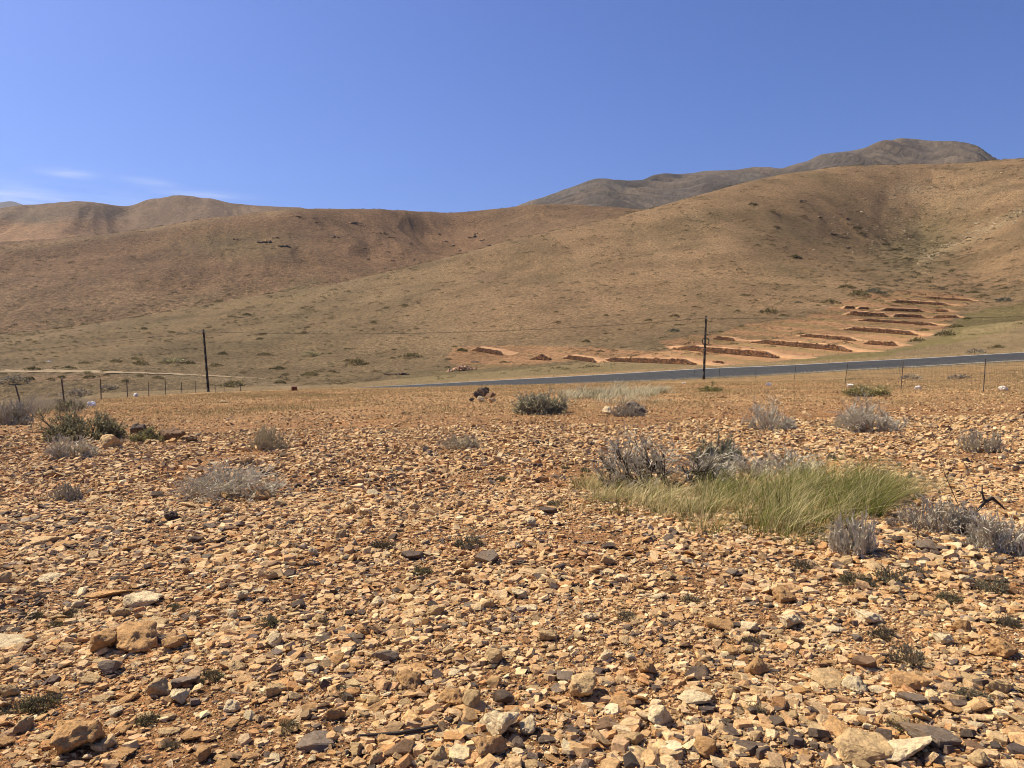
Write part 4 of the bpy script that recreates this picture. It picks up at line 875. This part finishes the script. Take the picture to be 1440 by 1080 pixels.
rs = random.Random(9)
for i in range(170):
    v = rs.uniform(415, 530); u = rs.uniform(0, 1440)
    if 630 < u < 1380 and v > 470 - max(0, (u-1000))*.15: continue
    x, d, z = pix(u, v)
    if d < 110 or d > 235: continue
    put_shrub(u, v, rs.uniform(.7, 1.5)*F/d*.8, rs.choice(['brown', 'olive', 'dark green', 'olive', 'pale green']), .8)
# the many smaller tufts beyond count: one object each hill
def tufts(name, pts, sizes, kinds, label):
    sp = Soup(); protos = [SP[k][0] for k in kinds]; which = RNG.integers(0, len(protos), len(pts))
    for k, (V, Fc, C) in enumerate(protos):
        V = V.reshape(-1, 4, 3)[::4].reshape(-1, 3); C = C.reshape(-1, 4, 3)[::4].reshape(-1, 3); nq = len(V)//4
        f = np.array([(0, 1, 2), (0, 2, 3)]); Fc = (f[None]+np.arange(nq)[:, None, None]*4).reshape(-1, 3)
        V = V*np.array([1.0, 1.0, 1.0])
        for s in range(2):
            ii = np.nonzero((which == k) & (np.arange(len(pts)) % 2 == s))[0]
            if not len(ii): continue
            a = RNG.uniform(0, 6.28); R = np.array([[math.cos(a), -math.sin(a), 0], [math.sin(a), math.cos(a), 0], [0, 0, 1]])
            W = (V@R.T)[None]*np.array([1, 1, .8])*sizes[ii][:, None, None]*1.25+pts[ii][:, None, :]
            sp.add(W.reshape(-1, 3), (Fc[None]+np.arange(len(ii))[:, None, None]*len(V)).reshape(-1, 3), np.tile(C, (len(ii), 1))*.62*np.repeat(RNG.uniform(.7, 1.25, (len(ii), 1)), len(V), 0))
    o = link(name, sp.mesh(name), M['plant']); return tag(o, label, kind='stuff')
n = 15000; d = RNG.uniform(95, 430, n); x = RNG.uniform(-.74, .74, n)*d; f = fbm((x+.03*d)*.07, d*.014, 4, 171); u = UC+F*x/d; D, _ = columns(u)
k = (RNG.uniform(0, 1, n) < np.clip(.45+1.3*f+.9*np.exp(-((u-1285)/70)**2)*(d > 215)*(d < 400), .06, 1)) & (d < D[:, 10]*1.02) & (d > D[:, 5]+6)
x, d = x[k], d[k]; tufts('shrubbery', np.stack([x, d, terrain(x, d)], -1), (.18+.42*RNG.uniform(0, 1, len(x))**2.2)*np.clip(d/180, .8, 1.5), ['olive', 'brown', 'dark green', 'pale green'], 'tiny tufts speckling the front hillside')
gu = np.concatenate([RNG.normal(1290, 34, 520), RNG.normal(1225, 60, 300), RNG.uniform(1200, 1440, 260)]); gv = np.concatenate([RNG.normal(340, 26, 520), RNG.normal(345, 26, 300), RNG.normal(405, 10, 260)])
GP = np.array([pix(a, b) for a, b in zip(gu, gv)]); GP = GP[GP[:, 1] < 410]
tufts('shrubbery', GP, .28+.5*RNG.uniform(0, 1, len(GP))**2, ['olive', 'blue green', 'dark green', 'grey'], 'low scrub filling the gully and the slope below it')
gx, gy, gz = (a[2:200].ravel() for a in mid_grid); ii = RNG.integers(0, len(gx), 5200); f = fbm(gx[ii]*.015, gy[ii]*.015, 4, 175); ii = ii[RNG.uniform(0, 1, len(ii)) < np.clip(.35+1.4*f, .05, 1)]
tufts('shrubbery', np.stack([gx[ii], gy[ii], gz[ii]], -1), .38+.85*RNG.uniform(0, 1, len(ii))**2.3, ['olive', 'brown', 'dark green'], 'tiny tufts speckling the brown middle hill')

# dark rock ledges on the hillsides
from mathutils.bvhtree import BVHTree
def grid_bvh(g):
    X, Y, Z = g; n, m = X.shape; V = np.stack([X, Y, Z], -1).reshape(-1, 3); idx = np.arange(n*m).reshape(n, m)
    Fc = np.stack([idx[:-1, :-1], idx[:-1, 1:], idx[1:, 1:], idx[1:, :-1]], -1).reshape(-1, 4)
    return BVHTree.FromPolygons(V.tolist(), Fc.tolist())
MID = grid_bvh(mid_grid)
def pix_mid(u, v):
    h = MID.ray_cast(Vector((0, 0, EYE)), Vector(((u-UC)/F, 1, -(v-VH)/F)).normalized()); return h[0]
def ledge(u, v, wpx, hpx, where, label, mid):
    P = pix_mid(u, v) if mid else Vector(pix(u, v))
    if P is None: return
    w = wpx/F*P.y; h = hpx/F*P.y; sp = Soup(); n = max(6, int(wpx*1.2))
    t = RNG.uniform(-.5, .5, n); pts = np.stack([t*w, RNG.normal(0, .25*h, n), .10*h*RNG.normal(0, 1, n)+h*.25*np.sin(t*9)], -1)
    stones_into(sp, pts, h*(.5+.7*RNG.uniform(0, 1, n))*(1.1-1.2*np.abs(t)), pick_cols(n, np.array([0, 0, 0, 0, .1, .4, .15, .15, .2])), PROTO_LO, .3, .35)
    o = link('rock_ledge', sp.mesh('rock ledge'), M['gravel']); o.location = P
    tag(o, label, 'rock', 'dark rock ledges on the hillsides'); LEDGES.append((o, u, v, 'dark'))
LEDGES = []
for (u, v, w, h) in ((372, 341, 26, 3), (400, 347, 17, 3.5), (388, 335, 12, 2.5), (440, 307, 14, 2), (418, 305, 20, 1.6), (333, 337, 10, 1.8), (444, 313, 20, 1.6), (468, 334, 22, 2), (496, 314, 26, 2), (535, 328, 22, 2.2), (548, 334, 14, 2), (512, 350, 12, 2), (516, 366, 14, 2), (550, 367, 16, 1.8), (576, 342, 10, 2.4), (626, 340, 10, 2), (637, 346, 10, 1.8), (649, 353, 8, 2), (667, 334, 20, 2), (680, 338, 14, 2), (688, 346, 9, 2), (670, 329, 9, 1.8), (617, 330, 8, 1.6), (582, 365, 7, 1.6), (545, 354, 6, 2)): ledge(u, v, w, h, '', None, True)
for (u, v, w, h) in ((1117, 362, 22, 3), (1090, 300, 14, 2), (1170, 330, 40, 2.2), (1190, 308, 16, 2.5), (1060, 288, 9, 2), (1095, 321, 8, 2), (1125, 283, 30, 1.6), (1151, 306, 12, 1.8), (560, 527, 40, 3), (100, 449, 40, 4), (1192, 349, 10, 3)): ledge(u, v, w, h, '', None, False)

# pale broken rock on the flanks of the gully
sp = Soup(); pu = np.concatenate([RNG.normal(1325, 55, 420), RNG.uniform(1290, 1470, 420), RNG.normal(1255, 45, 260)]); pv_ = np.concatenate([RNG.normal(268, 15, 420), np.zeros(420), RNG.normal(322, 24, 260)])
pv_[420:840] = 370-(pu[420:840]-1285)*.47+RNG.normal(0, 7, 420)
PP = np.array([pix(a, b) for a, b in zip(pu, pv_)]); ok = PP[:, 1] < 420
stones_into(sp, PP[ok], (.17+.5*RNG.uniform(0, 1, ok.sum())**2.3), np.array([.46, .36, .21])*RNG.uniform(.65, 1.25, (ok.sum(), 1)), PROTO_LO, .5, .45)
tag(link('rubble', sp.mesh('rubble'), M['gravel']), 'pale broken rock on the flanks of the gully', kind='stuff')
# ---------------------------------------------------------------- terrace walls
TN = []
def wall(u0, v0, u1, v1, tpx, label, bank=True, pile=False):
    n = 9; pts = [Vector(pix(u0+(u1-u0)*i/(n-1), v0+(v1-v0)*i/(n-1))) for i in range(n)]
    mid = pts[n//2]; h = tpx/F*mid.y; L = (pts[-1]-pts[0]).length
    root = empty('terrace_wall', mid); tag(root, label, 'stone wall', 'dry stone terrace walls on the slope'); TN.append(root)
    m = int(max(80, L*h*230*(1 if h < 1.2 else .7))); t = RNG.uniform(0, 1, m); f = RNG.uniform(0, 1, m)
    Q = np.array([p[:] for p in pts]); dv = (Q[-1]-Q[0])[:2]; nv = np.array([-dv[1], dv[0]])/np.hypot(*dv); nv = nv if nv@np.array(mid[:2]) > 0 else -nv
    k = t*(n-1); i0 = np.clip(k.astype(int), 0, n-2); fr = (k-i0)[:, None]; P = Q[i0]*(1-fr)+Q[i0+1]*fr
    prof_h = h*(np.clip(np.minimum(t, 1-t)*(7 if not pile else 2.2), .2, 1))*np.clip(.95+.5*fbm(t*L*.5+u0, t*0, 3, 183), .6, 1.15)
    wob = .16*h*fbm(t*L*.35, t*0, 3, 181)
    P[:, 2] = terrain(P[:, 0], P[:, 1])+f*prof_h*.85; P[:, :2] += (f*.42*h-np.abs(wob)*.3)[:, None]*nv
    sp = Soup(); stones_into(sp, P-np.array(mid), (.05+.10*RNG.uniform(0, 1, m)**2)*np.clip(h/.8, .8, 1.4), pick_cols(m, np.array([.0, 0, .03, .0, .07, .46, .06, .16, .22]))*np.array([.95, .74, .62]), PROTO_LO, .6, .1)
    nb = 60; tt = np.linspace(.01, .99, nb); kk = tt*(n-1); j0 = np.clip(kk.astype(int), 0, n-2); B = Q[j0]*(1-(kk-j0)[:, None])+Q[j0+1]*(kk-j0)[:, None]
    hh = h*np.clip(np.minimum(tt, 1-tt)*(9 if not pile else 2.2), .15, 1)*.95; rows = []
    for by, bz in ((.06, -.1), (.30, .62), (.46, .92), (.62, 0)):
        q = B.copy(); q[:, :2] += (by*h+.05*h*np.sin(tt*L*1.7+bz*5))[:, None]*nv; q[:, 2] = terrain(q[:, 0], q[:, 1])+bz*hh; rows.append(q-np.array(mid))
    W = np.stack(rows, 1).reshape(-1, 3); f4 = np.array([(a*4+c, (a+1)*4+c, (a+1)*4+c+1, a*4+c+1) for a in range(nb-1) for c in range(3)])
    sp.add(W, np.concatenate([f4[:, [0, 1, 2]], f4[:, [0, 2, 3]]]), np.tile([.085, .052, .034], (len(W), 1))*RNG.uniform(.7, 1.4, (len(W), 1)))
    link('stone_face', sp.mesh('stone face'), M['gravel'], root)
    if bank:   # earth bench held up by the stones
        V = []; prof_b = [(.44, .0), (.54, .74), (.78, .95), (1.2, .98), (2.0, .86), (3.0, .45), (4.2, .0)]; nn = 56
        for a in range(nn):
            s = a/(nn-1); s2 = -.16+1.32*s; kk = min(max(s2, 0), 1)*(n-1); j = min(int(kk), n-2); c = Q[j]+(Q[j+1]-Q[j])*(kk-j)+(Q[-1]-Q[0])*(min(s2, 0)+max(s2-1, 0))
            e = min(1, 4.2*min(s, 1-s))
            for (by, bz) in prof_b:
                bo = h*(by+.04*(1+math.sin(a*.9))); x = c[0]+nv[0]*bo; y = c[1]+nv[1]*bo; V.append((x-mid.x, y-mid.y, tz(x, y)-mid.z+bz*h*e*(1+.12*math.sin(a*.7+by*2))-.03))
        q = len(prof_b); Fc = [(a*q+b, (a+1)*q+b, (a+1)*q+b+1, a*q+b+1) for a in range(nn-1) for b in range(q-1)]
        link('earth_bank', mesh_np('earth bank', V, Fc, None, True), M['earth'], root)
for w in ((945, 491, 1091, 504, 8, 'long dark stone terrace wall right behind the coiled cable pole'),
          (1003, 477, 1032, 480, 5, 'short terrace wall above the long wall by the pole'),
          (1056, 482, 1195, 495, 7, 'long terrace wall sloping down beyond the pole'),
          (1124, 473, 1202, 480, 5, 'terrace wall under the pale earth mound'),
          (1214, 484, 1260, 487, 6, 'stub wall at the right end of the lower terraces'),
          (1186, 464, 1288, 472, 6, 'dark middle terrace wall in the widest red field'),
          (1207, 451, 1318, 458, 4, 'thin wall above the dark middle terrace wall'),
          (1190, 443, 1248, 446, 6, 'left one of two walls in a line high on the terraces'),
          (1255, 446, 1300, 447, 5, 'right one of two walls in a line high on the terraces'),
          (1312, 447, 1348, 447, 4, 'wall at the right margin of the upper terraces'),
          (1240, 437, 1300, 439, 4.5, 'upper terrace wall below the topmost long wall'),
          (1314, 438, 1332, 439, 4, 'tiny wall end right of the upper terrace wall'),
          (1252, 425, 1336, 430, 4, 'topmost long dark terrace wall'),
          (1188, 434, 1203, 434, 4, 'small wall stub at the upper left of the terraces'),
          (1208, 435, 1223, 435, 3.5, 'small wall stub beside the upper left stub'),
          (1296, 419, 1370, 424, 3, 'faint thin wall highest up the fan'),
          (843, 508, 976, 513, 7, 'long low dark wall just above the road'),
          (1000, 512, 1016, 512, 4, 'short wall piece right of the pole foot'),
          (664, 493, 706, 500, 6, 'dark wall at the left end of the lowest terrace'),
          (792, 504, 836, 510, 6, 'dark wall left of the long low wall')):
    wall(*w)
wall(746, 506, 772, 507, 9, 'oval heap of dark stones on the lowest red bank', False, True)
# pale slumped outcrop at the end of the lowest terrace
x, d, z = pix(648, 522); sp = Soup(); m = 260; t = RNG.normal(0, 1, (m, 2)); P = np.stack([t[:, 0]*.8, np.abs(t[:, 1])*.9+RNG.uniform(0, 2.2, m), np.zeros(m)], -1)
P[:, 2] = terrain(P[:, 0]+x, P[:, 1]+d)-z+RNG.uniform(0, .5, m)*np.exp(-t[:, 0]**2*.6)
stones_into(sp, P, .12+.25*RNG.uniform(0, 1, m), np.array([.46, .29, .17])*RNG.uniform(.75, 1.2, (m, 1)), PROTO_LO, .5, .2)
tag(link('rock_outcrop', sp.mesh('rock outcrop'), M['gravel'], None, (x, d, z)), 'pale pinkish rock slump at the end of the lowest terrace', 'rock')

# ---------------------------------------------------------------- poles and cables
def cone_part(bm, p0, p1, r0, r1, seg=12):
    a = Vector(p0); b = Vector(p1); d = b-a
    g = bmesh.ops.create_cone(bm, cap_ends=True, segments=seg, radius1=r0, radius2=r1, depth=d.length)
    bmesh.ops.transform(bm, matrix=Matrix.Translation((a+b)/2)@d.to_track_quat('Z', 'Y').to_matrix().to_4x4(), verts=g['verts'])
def box_part(bm, c, s, rot=None):
    g = bmesh.ops.create_cube(bm, size=1); m = Matrix.Translation(c)@(rot or Matrix.Identity(4))@Matrix.Diagonal((*s, 1)); bmesh.ops.transform(bm, matrix=m, verts=g['verts'])
def bm_obj(name, bm, mat, parent=None, smooth=False):
    me = bpy.data.meshes.new(name); bm.to_mesh(me); bm.free()
    for p in me.polygons: p.use_smooth = smooth
    return link(name, me, mat, parent)
def pole(u, vb, d, utop, vtop, label, coil, r=.11):
    x = (u-UC)/F*d; z = EYE-(vb-VH)*d/F; g = tz(x, d); z = min(z, g)
    top = Vector(((utop-UC)/F*d-x, 0, EYE-(vtop-VH)*d/F-z)); root = empty('utility_pole', (x, d, z)); tag(root, label, 'utility pole')
    bm = bmesh.new(); n = 8
    for i in range(n):
        a = top*(i/n); b = top*((i+1)/n); cone_part(bm, a, b, r*(1-.3*i/n), r*(1-.3*(i+1)/n), 14)
    bm_obj('pole_shaft', bm, M['wood'], root, True)
    H = top.length
    br = bmesh.new(); box_part(br, top*.962+Vector((0, -.10, 0)), (.10, .12, .16)); box_part(br, top*.93+Vector((0, 0, 0)), (.30, .30, .05)); bm_obj('bracket', br, M['steel'], root)
    iz = bmesh.new(); c = top*.962+Vector((0, -.19, 0))
    for k, rr in enumerate((.035, .055, .055, .04)): cone_part(iz, c+Vector((0, -.035*k, 0)), c+Vector((0, -.035*(k+1), 0)), rr, rr*.8, 10)
    bm_obj('insulator', iz, M['ceramic'], root, True)
    if coil:
        cb = bmesh.new(); c = top*.60+Vector((0, -.14, 0))
        for q in range(3):
            R = .30-.02*q; pts = [c+Vector((R*math.cos(t), -.02*q+.02*math.sin(3*t), R*math.sin(t)*1.05)) for t in np.linspace(0, 6.2832, 29)]
            for a, b in zip(pts[:-1], pts[1:]): cone_part(cb, a, b, .018, .018, 6)
        bm_obj('cable_coil', cb, M['cable'], root, True)
        cd = bmesh.new(); cone_part(cd, top*.02+Vector((.02, -r-.02, 0)), top*.93+Vector((.02, -r-.0, 0)), .022, .022, 6); bm_obj('conduit', cd, M['cable'], root)
    return Vector((x, d, z))+top*.962
tA = pole(989.5, 534, 64.5, 993, 444, 'wooden utility pole beside the road with a coiled cable', True)
tB = pole(293.5, 557, 63, 286, 463, 'bare leaning utility pole beyond the left field edge', False, .105)
def cable(p0, p1, sag, label, n=40):
    c = (p0+p1)/2; P = [p0.lerp(p1, i/n)-c+Vector((0, 0, -sag*4*(i/n)*(1-i/n))) for i in range(n+1)]
    bm = bmesh.new()
    for a, b in zip(P[:-1], P[1:]): cone_part(bm, a, b, .013, .013, 5)
    o = bm_obj('overhead_cable', bm, M['cable'], None, True); o.location = c; return tag(o, label, 'cable', 'overhead cables')
off = Vector((0, -.25, 0))
cable(tB+off, tA+off, .62, 'thin black cable sagging between the two utility poles')
rp = Vector(((1900-UC)/F*62, 62, EYE-(424-VH)*62/F)); cable(tA+off, rp, .55, 'thin black cable running from the coiled cable pole past the terraces')
lp = Vector(((-360-UC)/F*70, 70, EYE-(520-VH)*70/F)); cable(tB+off, lp, .35, 'thin black cable falling away from the leaning pole')

# ---------------------------------------------------------------- fences
def fence(posts, label, mesh_wire):
    P = []
    for (u, vt, vb, ut) in posts:
        h = 1.22; d = h*F/(vb-vt); d = min(d, 75); x = (u-UC)/F*d; z = tz(x, d)
        P.append((Vector((x, d, z)), Vector(((ut-u)/F*d, random.uniform(-.02, .02), EYE-(vt-VH)*d/F-z))))
    root = empty('wire_fence', P[0][0]); tag(root, label, 'fence', 'post and wire fences round the field'); o0 = P[0][0]
    for p, t in P:
        bm = bmesh.new(); a = p-o0; r = .019
        box_part(bm, a+t*.46+Vector((0, 0, 0)), (r*1.5, .012, t.length*1.1), Matrix(((1, 0, t.x/t.z, 0), (0, 1, t.y/t.z, 0), (0, 0, 1, 0), (0, 0, 0, 1))))
        box_part(bm, a+t*.46+Vector((r*.69, .034, 0)), (.012, .042, t.length*1.1), Matrix(((1, 0, t.x/t.z, 0), (0, 1, t.y/t.z, 0), (0, 0, 1, 0), (0, 0, 0, 1))))
        bm_obj('fence_post', bm, M['steel'], root)
    lv = (.12, .35, .58, .80, .97)
    for f in lv:
        bm = bmesh.new()
        for (p, t), (q, s) in zip(P[:-1], P[1:]):
            a = p+t*f-o0; b = q+s*f-o0; m = (a+b)/2-Vector((0, 0, .03)); cone_part(bm, a, m, .0035, .0035, 4); cone_part(bm, m, b, .0035, .0035, 4)
        bm_obj('wire_strand', bm, M['wire'], root)
    if mesh_wire:
        bm = bmesh.new()
        for (p, t), (q, s) in list(zip(P[:-1], P[1:]))[:mesh_wire]:
            n = int((q-p).length/.16)
            for i in range(1, n):
                f = i/n; a = (p+t*.12).lerp(q+s*.12, f)-o0; b = (p+t*.97).lerp(q+s*.97, f)-o0; cone_part(bm, a, b, .0022, .0022, 3)
        bm_obj('wire_netting', bm, M['wire'], root)
fence([(1520, 498, 556, 1521), (1383, 505, 549, 1386), (1267, 508, 548, 1270), (1188, 512, 545, 1192), (1117, 515, 541, 1119), (1063, 516, 540, 1063), (1011, 518.5, 540, 1012), (975, 520, 539, 977), (944, 522, 540, 944), (918, 523.5, 540.5, 918)], 'rusty post and wire fence right of the field along the road', 3)
fence([(-60, 547, 594, -70), (31, 541, 581, 21), (91, 534, 576, 86), (142, 533, 563, 141), (179, 535, 561, 178), (209, 538, 560, 209), (233, 534, 554, 232), (256, 537, 556, 255), (275, 536, 553.5, 275), (303, 538, 555, 302), (315, 538, 554.5, 315), (338, 539, 555, 338)], 'rusty post and wire fence left of the field with leaning posts', 0)

# ---------------------------------------------------------------- litter
def crumple(name, seed, s, mat):
    bm = bmesh.new(); bmesh.ops.create_icosphere(bm, subdivisions=4, radius=1)
    for v in bm.verts:
        n = mnoise.noise(v.co*1.6+Vector((seed, 0, 0)))*.5+abs(mnoise.noise(v.co*4.1+Vector((0, seed, 0))))*.42; v.co *= (.7+n); v.co.z = max(v.co.z*.8, -.35)*.75+.26
        v.co = Vector((v.co.x*s[0], v.co.y*s[1], v.co.z*s[2]))
    return bm_obj(name, bm, mat)
x, d, z = pix(128, 571); o = crumple('plastic_bag', 3, (.27, .2, .24), M['plastic']); o.location = (x, d, z); tag(o, 'crumpled white plastic bag near the left fence', 'plastic bag')
x, d, z = pix(69, 509); o = crumple('white_boulder', 5, (.45, .3, .25), M['white']); o.location = (x, d, z); tag(o, 'small white boulder alone on the olive slope above the track', 'boulder')
x, d, z = pix(414, 549.5); bm = bmesh.new(); box_part(bm, Vector((0, 0, .11)), (.32, .26, .22)); bmesh.ops.bevel(bm, geom=bm.edges[:], offset=.012, segments=1, affect='EDGES')
root = empty('rusty_box', (x, d, z), .2); tag(root, 'small square rust brown box on the edge of the field', 'box'); bm_obj('box_body', bm, M['rust'], root)
bm = bmesh.new(); box_part(bm, Vector((0, 0, .235)), (.35, .29, .025)); bm_obj('box_lid', bm, M['rust'], root)

# ---------------------------------------------------------------- labels that tell the many alike things apart
ORD = 'closest second third fourth fifth sixth seventh eighth ninth tenth eleventh twelfth thirteenth fourteenth fifteenth sixteenth seventeenth eighteenth nineteenth twentieth'.split()
def autolabel(items, marks, front='in front of', back='behind'):
    by = {}
    for o, u, v, noun in items:
        L = min(marks, key=lambda m: (m[0]-u)**2+((m[1]-v)*1.6)**2); du = u-L[0]; dv = (v-L[1])*1.6
        sec = ('right of' if du > 0 else 'left of') if abs(du) > abs(dv) else (front if dv > 0 else back)
        by.setdefault((noun, sec, L[2]), []).append((du*du+dv*dv, o))
    for (noun, sec, L), r in by.items():
        r.sort(key=lambda a: a[0])
        for i, (_, o) in enumerate(r):
            o['label'] = f'{noun} {sec} {L}' if len(r) == 1 else f'{noun} {sec} {L}, {ORD[min(i, 19)]} to it'
cw = {'tan': 'tan', 'cream': 'cream', 'orange': 'orange', 'dark': 'dark', 'grey': 'grey', 'brown': 'brown'}; sw = {'slab': 'flat {} stone', 'lump': 'lumpy {} stone', 'shard': 'angular {} stone'}
autolabel([(o, u, v, ('small ' if w < 22 else '')+sw[s].format(c)) for (o, u, v, w, s, c, l) in STONES if not l], LANDMARKS)
autolabel([(o, u, v, f'small {k} weed') for (o, u, v, k) in WD], LANDMARKS)
HM = [(989, 490, 'the coiled cable pole'), (290, 500, 'the leaning pole'), (69, 508, 'the small white boulder'), (60, 524, 'the dirt track end'), (648, 507, 'the pinkish rock slump'), (758, 502, 'the oval stone heap'), (1290, 365, 'the gully head'), (1336, 428, 'the topmost terrace wall'), (1230, 468, 'the middle terrace wall'), (1195, 436, 'the upper wall stub'),
      (100, 445, 'the low rock ledge'), (320, 413, 'the broad valley shrub'), (245, 508, 'the pale green shrub'), (437, 500, 'the lone pale shrub'), (1400, 500, 'the road bend'), (900, 508, 'the long low wall'), (1118, 362, 'the dark spur ledge'), (1080, 440, 'the wide olive shrub'), (570, 430, 'the shrub on the dome edge'), (825, 481, 'the dark shrub above the terrace')]
autolabel([(o, u, v, f'{k} shrub') for (o, u, v, k) in HS], HM, 'below', 'above')
autolabel([(o, u, v, 'dark rock ledge') for (o, u, v, k) in LEDGES], HM+[(480, 296, 'the flat hilltop skyline'), (640, 350, 'the brown valley crease'), (380, 340, 'the hill shoulder'), (540, 330, 'the hill hollow')], 'below', 'above')

# ---------------------------------------------------------------- air, sky, sun, camera
bm = bmesh.new(); box_part(bm, Vector((0, 4500, 285)), (17000, 10400, 640)); hz = bm_obj('haze', bm, None); hz.data.materials.clear()
HZ = NT('thin air'); pv = HZ.n('ShaderNodeVolumePrincipled', i_Density=.000045); pv.inputs['Color'].default_value = (.66, .80, 1, 1); pv.inputs['Anisotropy'].default_value = .2
HZ.l(pv.outputs[0], HZ.out.inputs['Volume']); hz.data.materials.append(HZ.m); tag(hz, 'thin blue air over the far hills', kind='stuff')
SUN_EL = math.radians(50); SAZ = Vector((-.90, .42)).normalized()
W = bpy.data.worlds.new('World'); S.world = W; W.use_nodes = True; nt = W.node_tree; nt.nodes.clear()
wo = nt.nodes.new('ShaderNodeOutputWorld'); bg = nt.nodes.new('ShaderNodeBackground'); bg.inputs['Strength'].default_value = .058
sky = nt.nodes.new('ShaderNodeTexSky'); sky.sky_type = 'NISHITA'; sky.sun_disc = False; sky.sun_elevation = SUN_EL; sky.sun_rotation = math.atan2(SAZ.x, SAZ.y); sky.altitude = 300; sky.air_density = 1.0; sky.dust_density = 1.8; sky.ozone_density = 4.0
def wn(kind, **kw):
    nd = nt.nodes.new(kind)
    for k, v in kw.items(): setattr(nd, k, v)
    return nd
def wm(op, a, b=0.0, c=None):
    nd = wn('ShaderNodeMath', operation=op)
    for v, i in ((a, 0), (b, 1)):
        if hasattr(v, 'is_linked'): nt.links.new(v, nd.inputs[i])
        else: nd.inputs[i].default_value = v
    return nd.outputs[0]
tc = wn('ShaderNodeTexCoord'); sx = wn('ShaderNodeSeparateXYZ'); nt.links.new(tc.outputs['Generated'], sx.inputs[0])
hu = wm('ARCTAN2', sx.outputs[0], sx.outputs[1]); el = wm('ARCSINE', sx.outputs[2])
cmb = wn('ShaderNodeCombineXYZ'); nt.links.new(wm('MULTIPLY', hu, 7.0), cmb.inputs[0]); nt.links.new(wm('MULTIPLY', el, 60.0), cmb.inputs[1])
cn = wn('ShaderNodeTexNoise'); cn.inputs['Scale'].default_value = 1.3; cn.inputs['Detail'].default_value = 8; cn.inputs['Roughness'].default_value = .62; nt.links.new(cmb.outputs[0], cn.inputs['Vector'])
mask = None
for (u, v, ru_, rv, k) in ((95, 243, 34, 6, 1.0), (215, 257, 40, 6, .75), (285, 274, 60, 5, .8), (30, 276, 130, 16, 1.0), (170, 285, 110, 12, .6)):
    a0 = math.atan2(u-UC, F); e0 = math.atan2((VH-v)*math.cos(a0), F); ra = ru_/F*math.cos(a0)**2; re = rv/F*math.cos(a0)
    q = wm('ADD', wm('POWER', wm('ABSOLUTE', wm('DIVIDE', wm('SUBTRACT', hu, a0), ra)), 2.0), wm('POWER', wm('ABSOLUTE', wm('DIVIDE', wm('SUBTRACT', el, e0), re)), 2.0))
    g = wm('MULTIPLY', wm('EXPONENT', wm('MULTIPLY', q, -1.0)), k); mask = g if mask is None else wm('MAXIMUM', mask, g)
cl = wn('ShaderNodeMapRange'); cl.inputs['From Min'].default_value = .36; cl.inputs['From Max'].default_value = .72; nt.links.new(cn.outputs['Fac'], cl.inputs['Value'])
fac = wm('MULTIPLY', wm('MULTIPLY', mask, cl.outputs[0]), .7)
tintn = wn('ShaderNodeMix', data_type='RGBA', blend_type='MULTIPLY'); tintn.inputs[0].default_value = 1; nt.links.new(sky.outputs[0], tintn.inputs[6]); tintn.inputs[7].default_value = (.80, .95, 1.52, 1)
SKYTINT = tintn.inputs[7]
mx = wn('ShaderNodeMix', data_type='RGBA'); nt.links.new(fac, mx.inputs[0]); nt.links.new(tintn.outputs[2], mx.inputs[6]); mx.inputs[7].default_value = (8.2, 9.0, 11.5, 1)
nt.links.new(mx.outputs[2], bg.inputs[0]); nt.links.new(bg.outputs[0], wo.inputs[0])
sd = bpy.data.lights.new('sun', 'SUN'); sd.energy = 5.0; sd.angle = math.radians(.53); sd.color = (1, .90, .72); so = bpy.data.objects.new('sun', sd); COL.objects.link(so)
sv = Vector((SAZ.x*math.cos(SUN_EL), SAZ.y*math.cos(SUN_EL), math.sin(SUN_EL))); so.rotation_euler = sv.to_track_quat('Z', 'Y').to_euler(); so.location = sv*60
cd = bpy.data.cameras.new('camera'); cam = bpy.data.objects.new('camera', cd); COL.objects.link(cam); cam.location = (0, 0, EYE); cam.rotation_euler = (math.pi/2, 0, 0)
cd.sensor_fit = 'HORIZONTAL'; cd.sensor_width = 36; cd.lens = 36*F/1440; cd.shift_y = -(540-VH)/1440; cd.clip_start = .05; cd.clip_end = 40000; S.camera = cam
S.view_settings.view_transform = 'Standard'; S.view_settings.look = 'None'; S.view_settings.exposure = .62; S.view_settings.gamma = 1
S.cycles.pixel_filter_type = 'BLACKMAN_HARRIS'; S.cycles.filter_width = 1.0; S.cycles.max_bounces = 6; S.cycles.diffuse_bounces = 3; S.cycles.volume_bounces = 0; S.cycles.transparent_max_bounces = 8
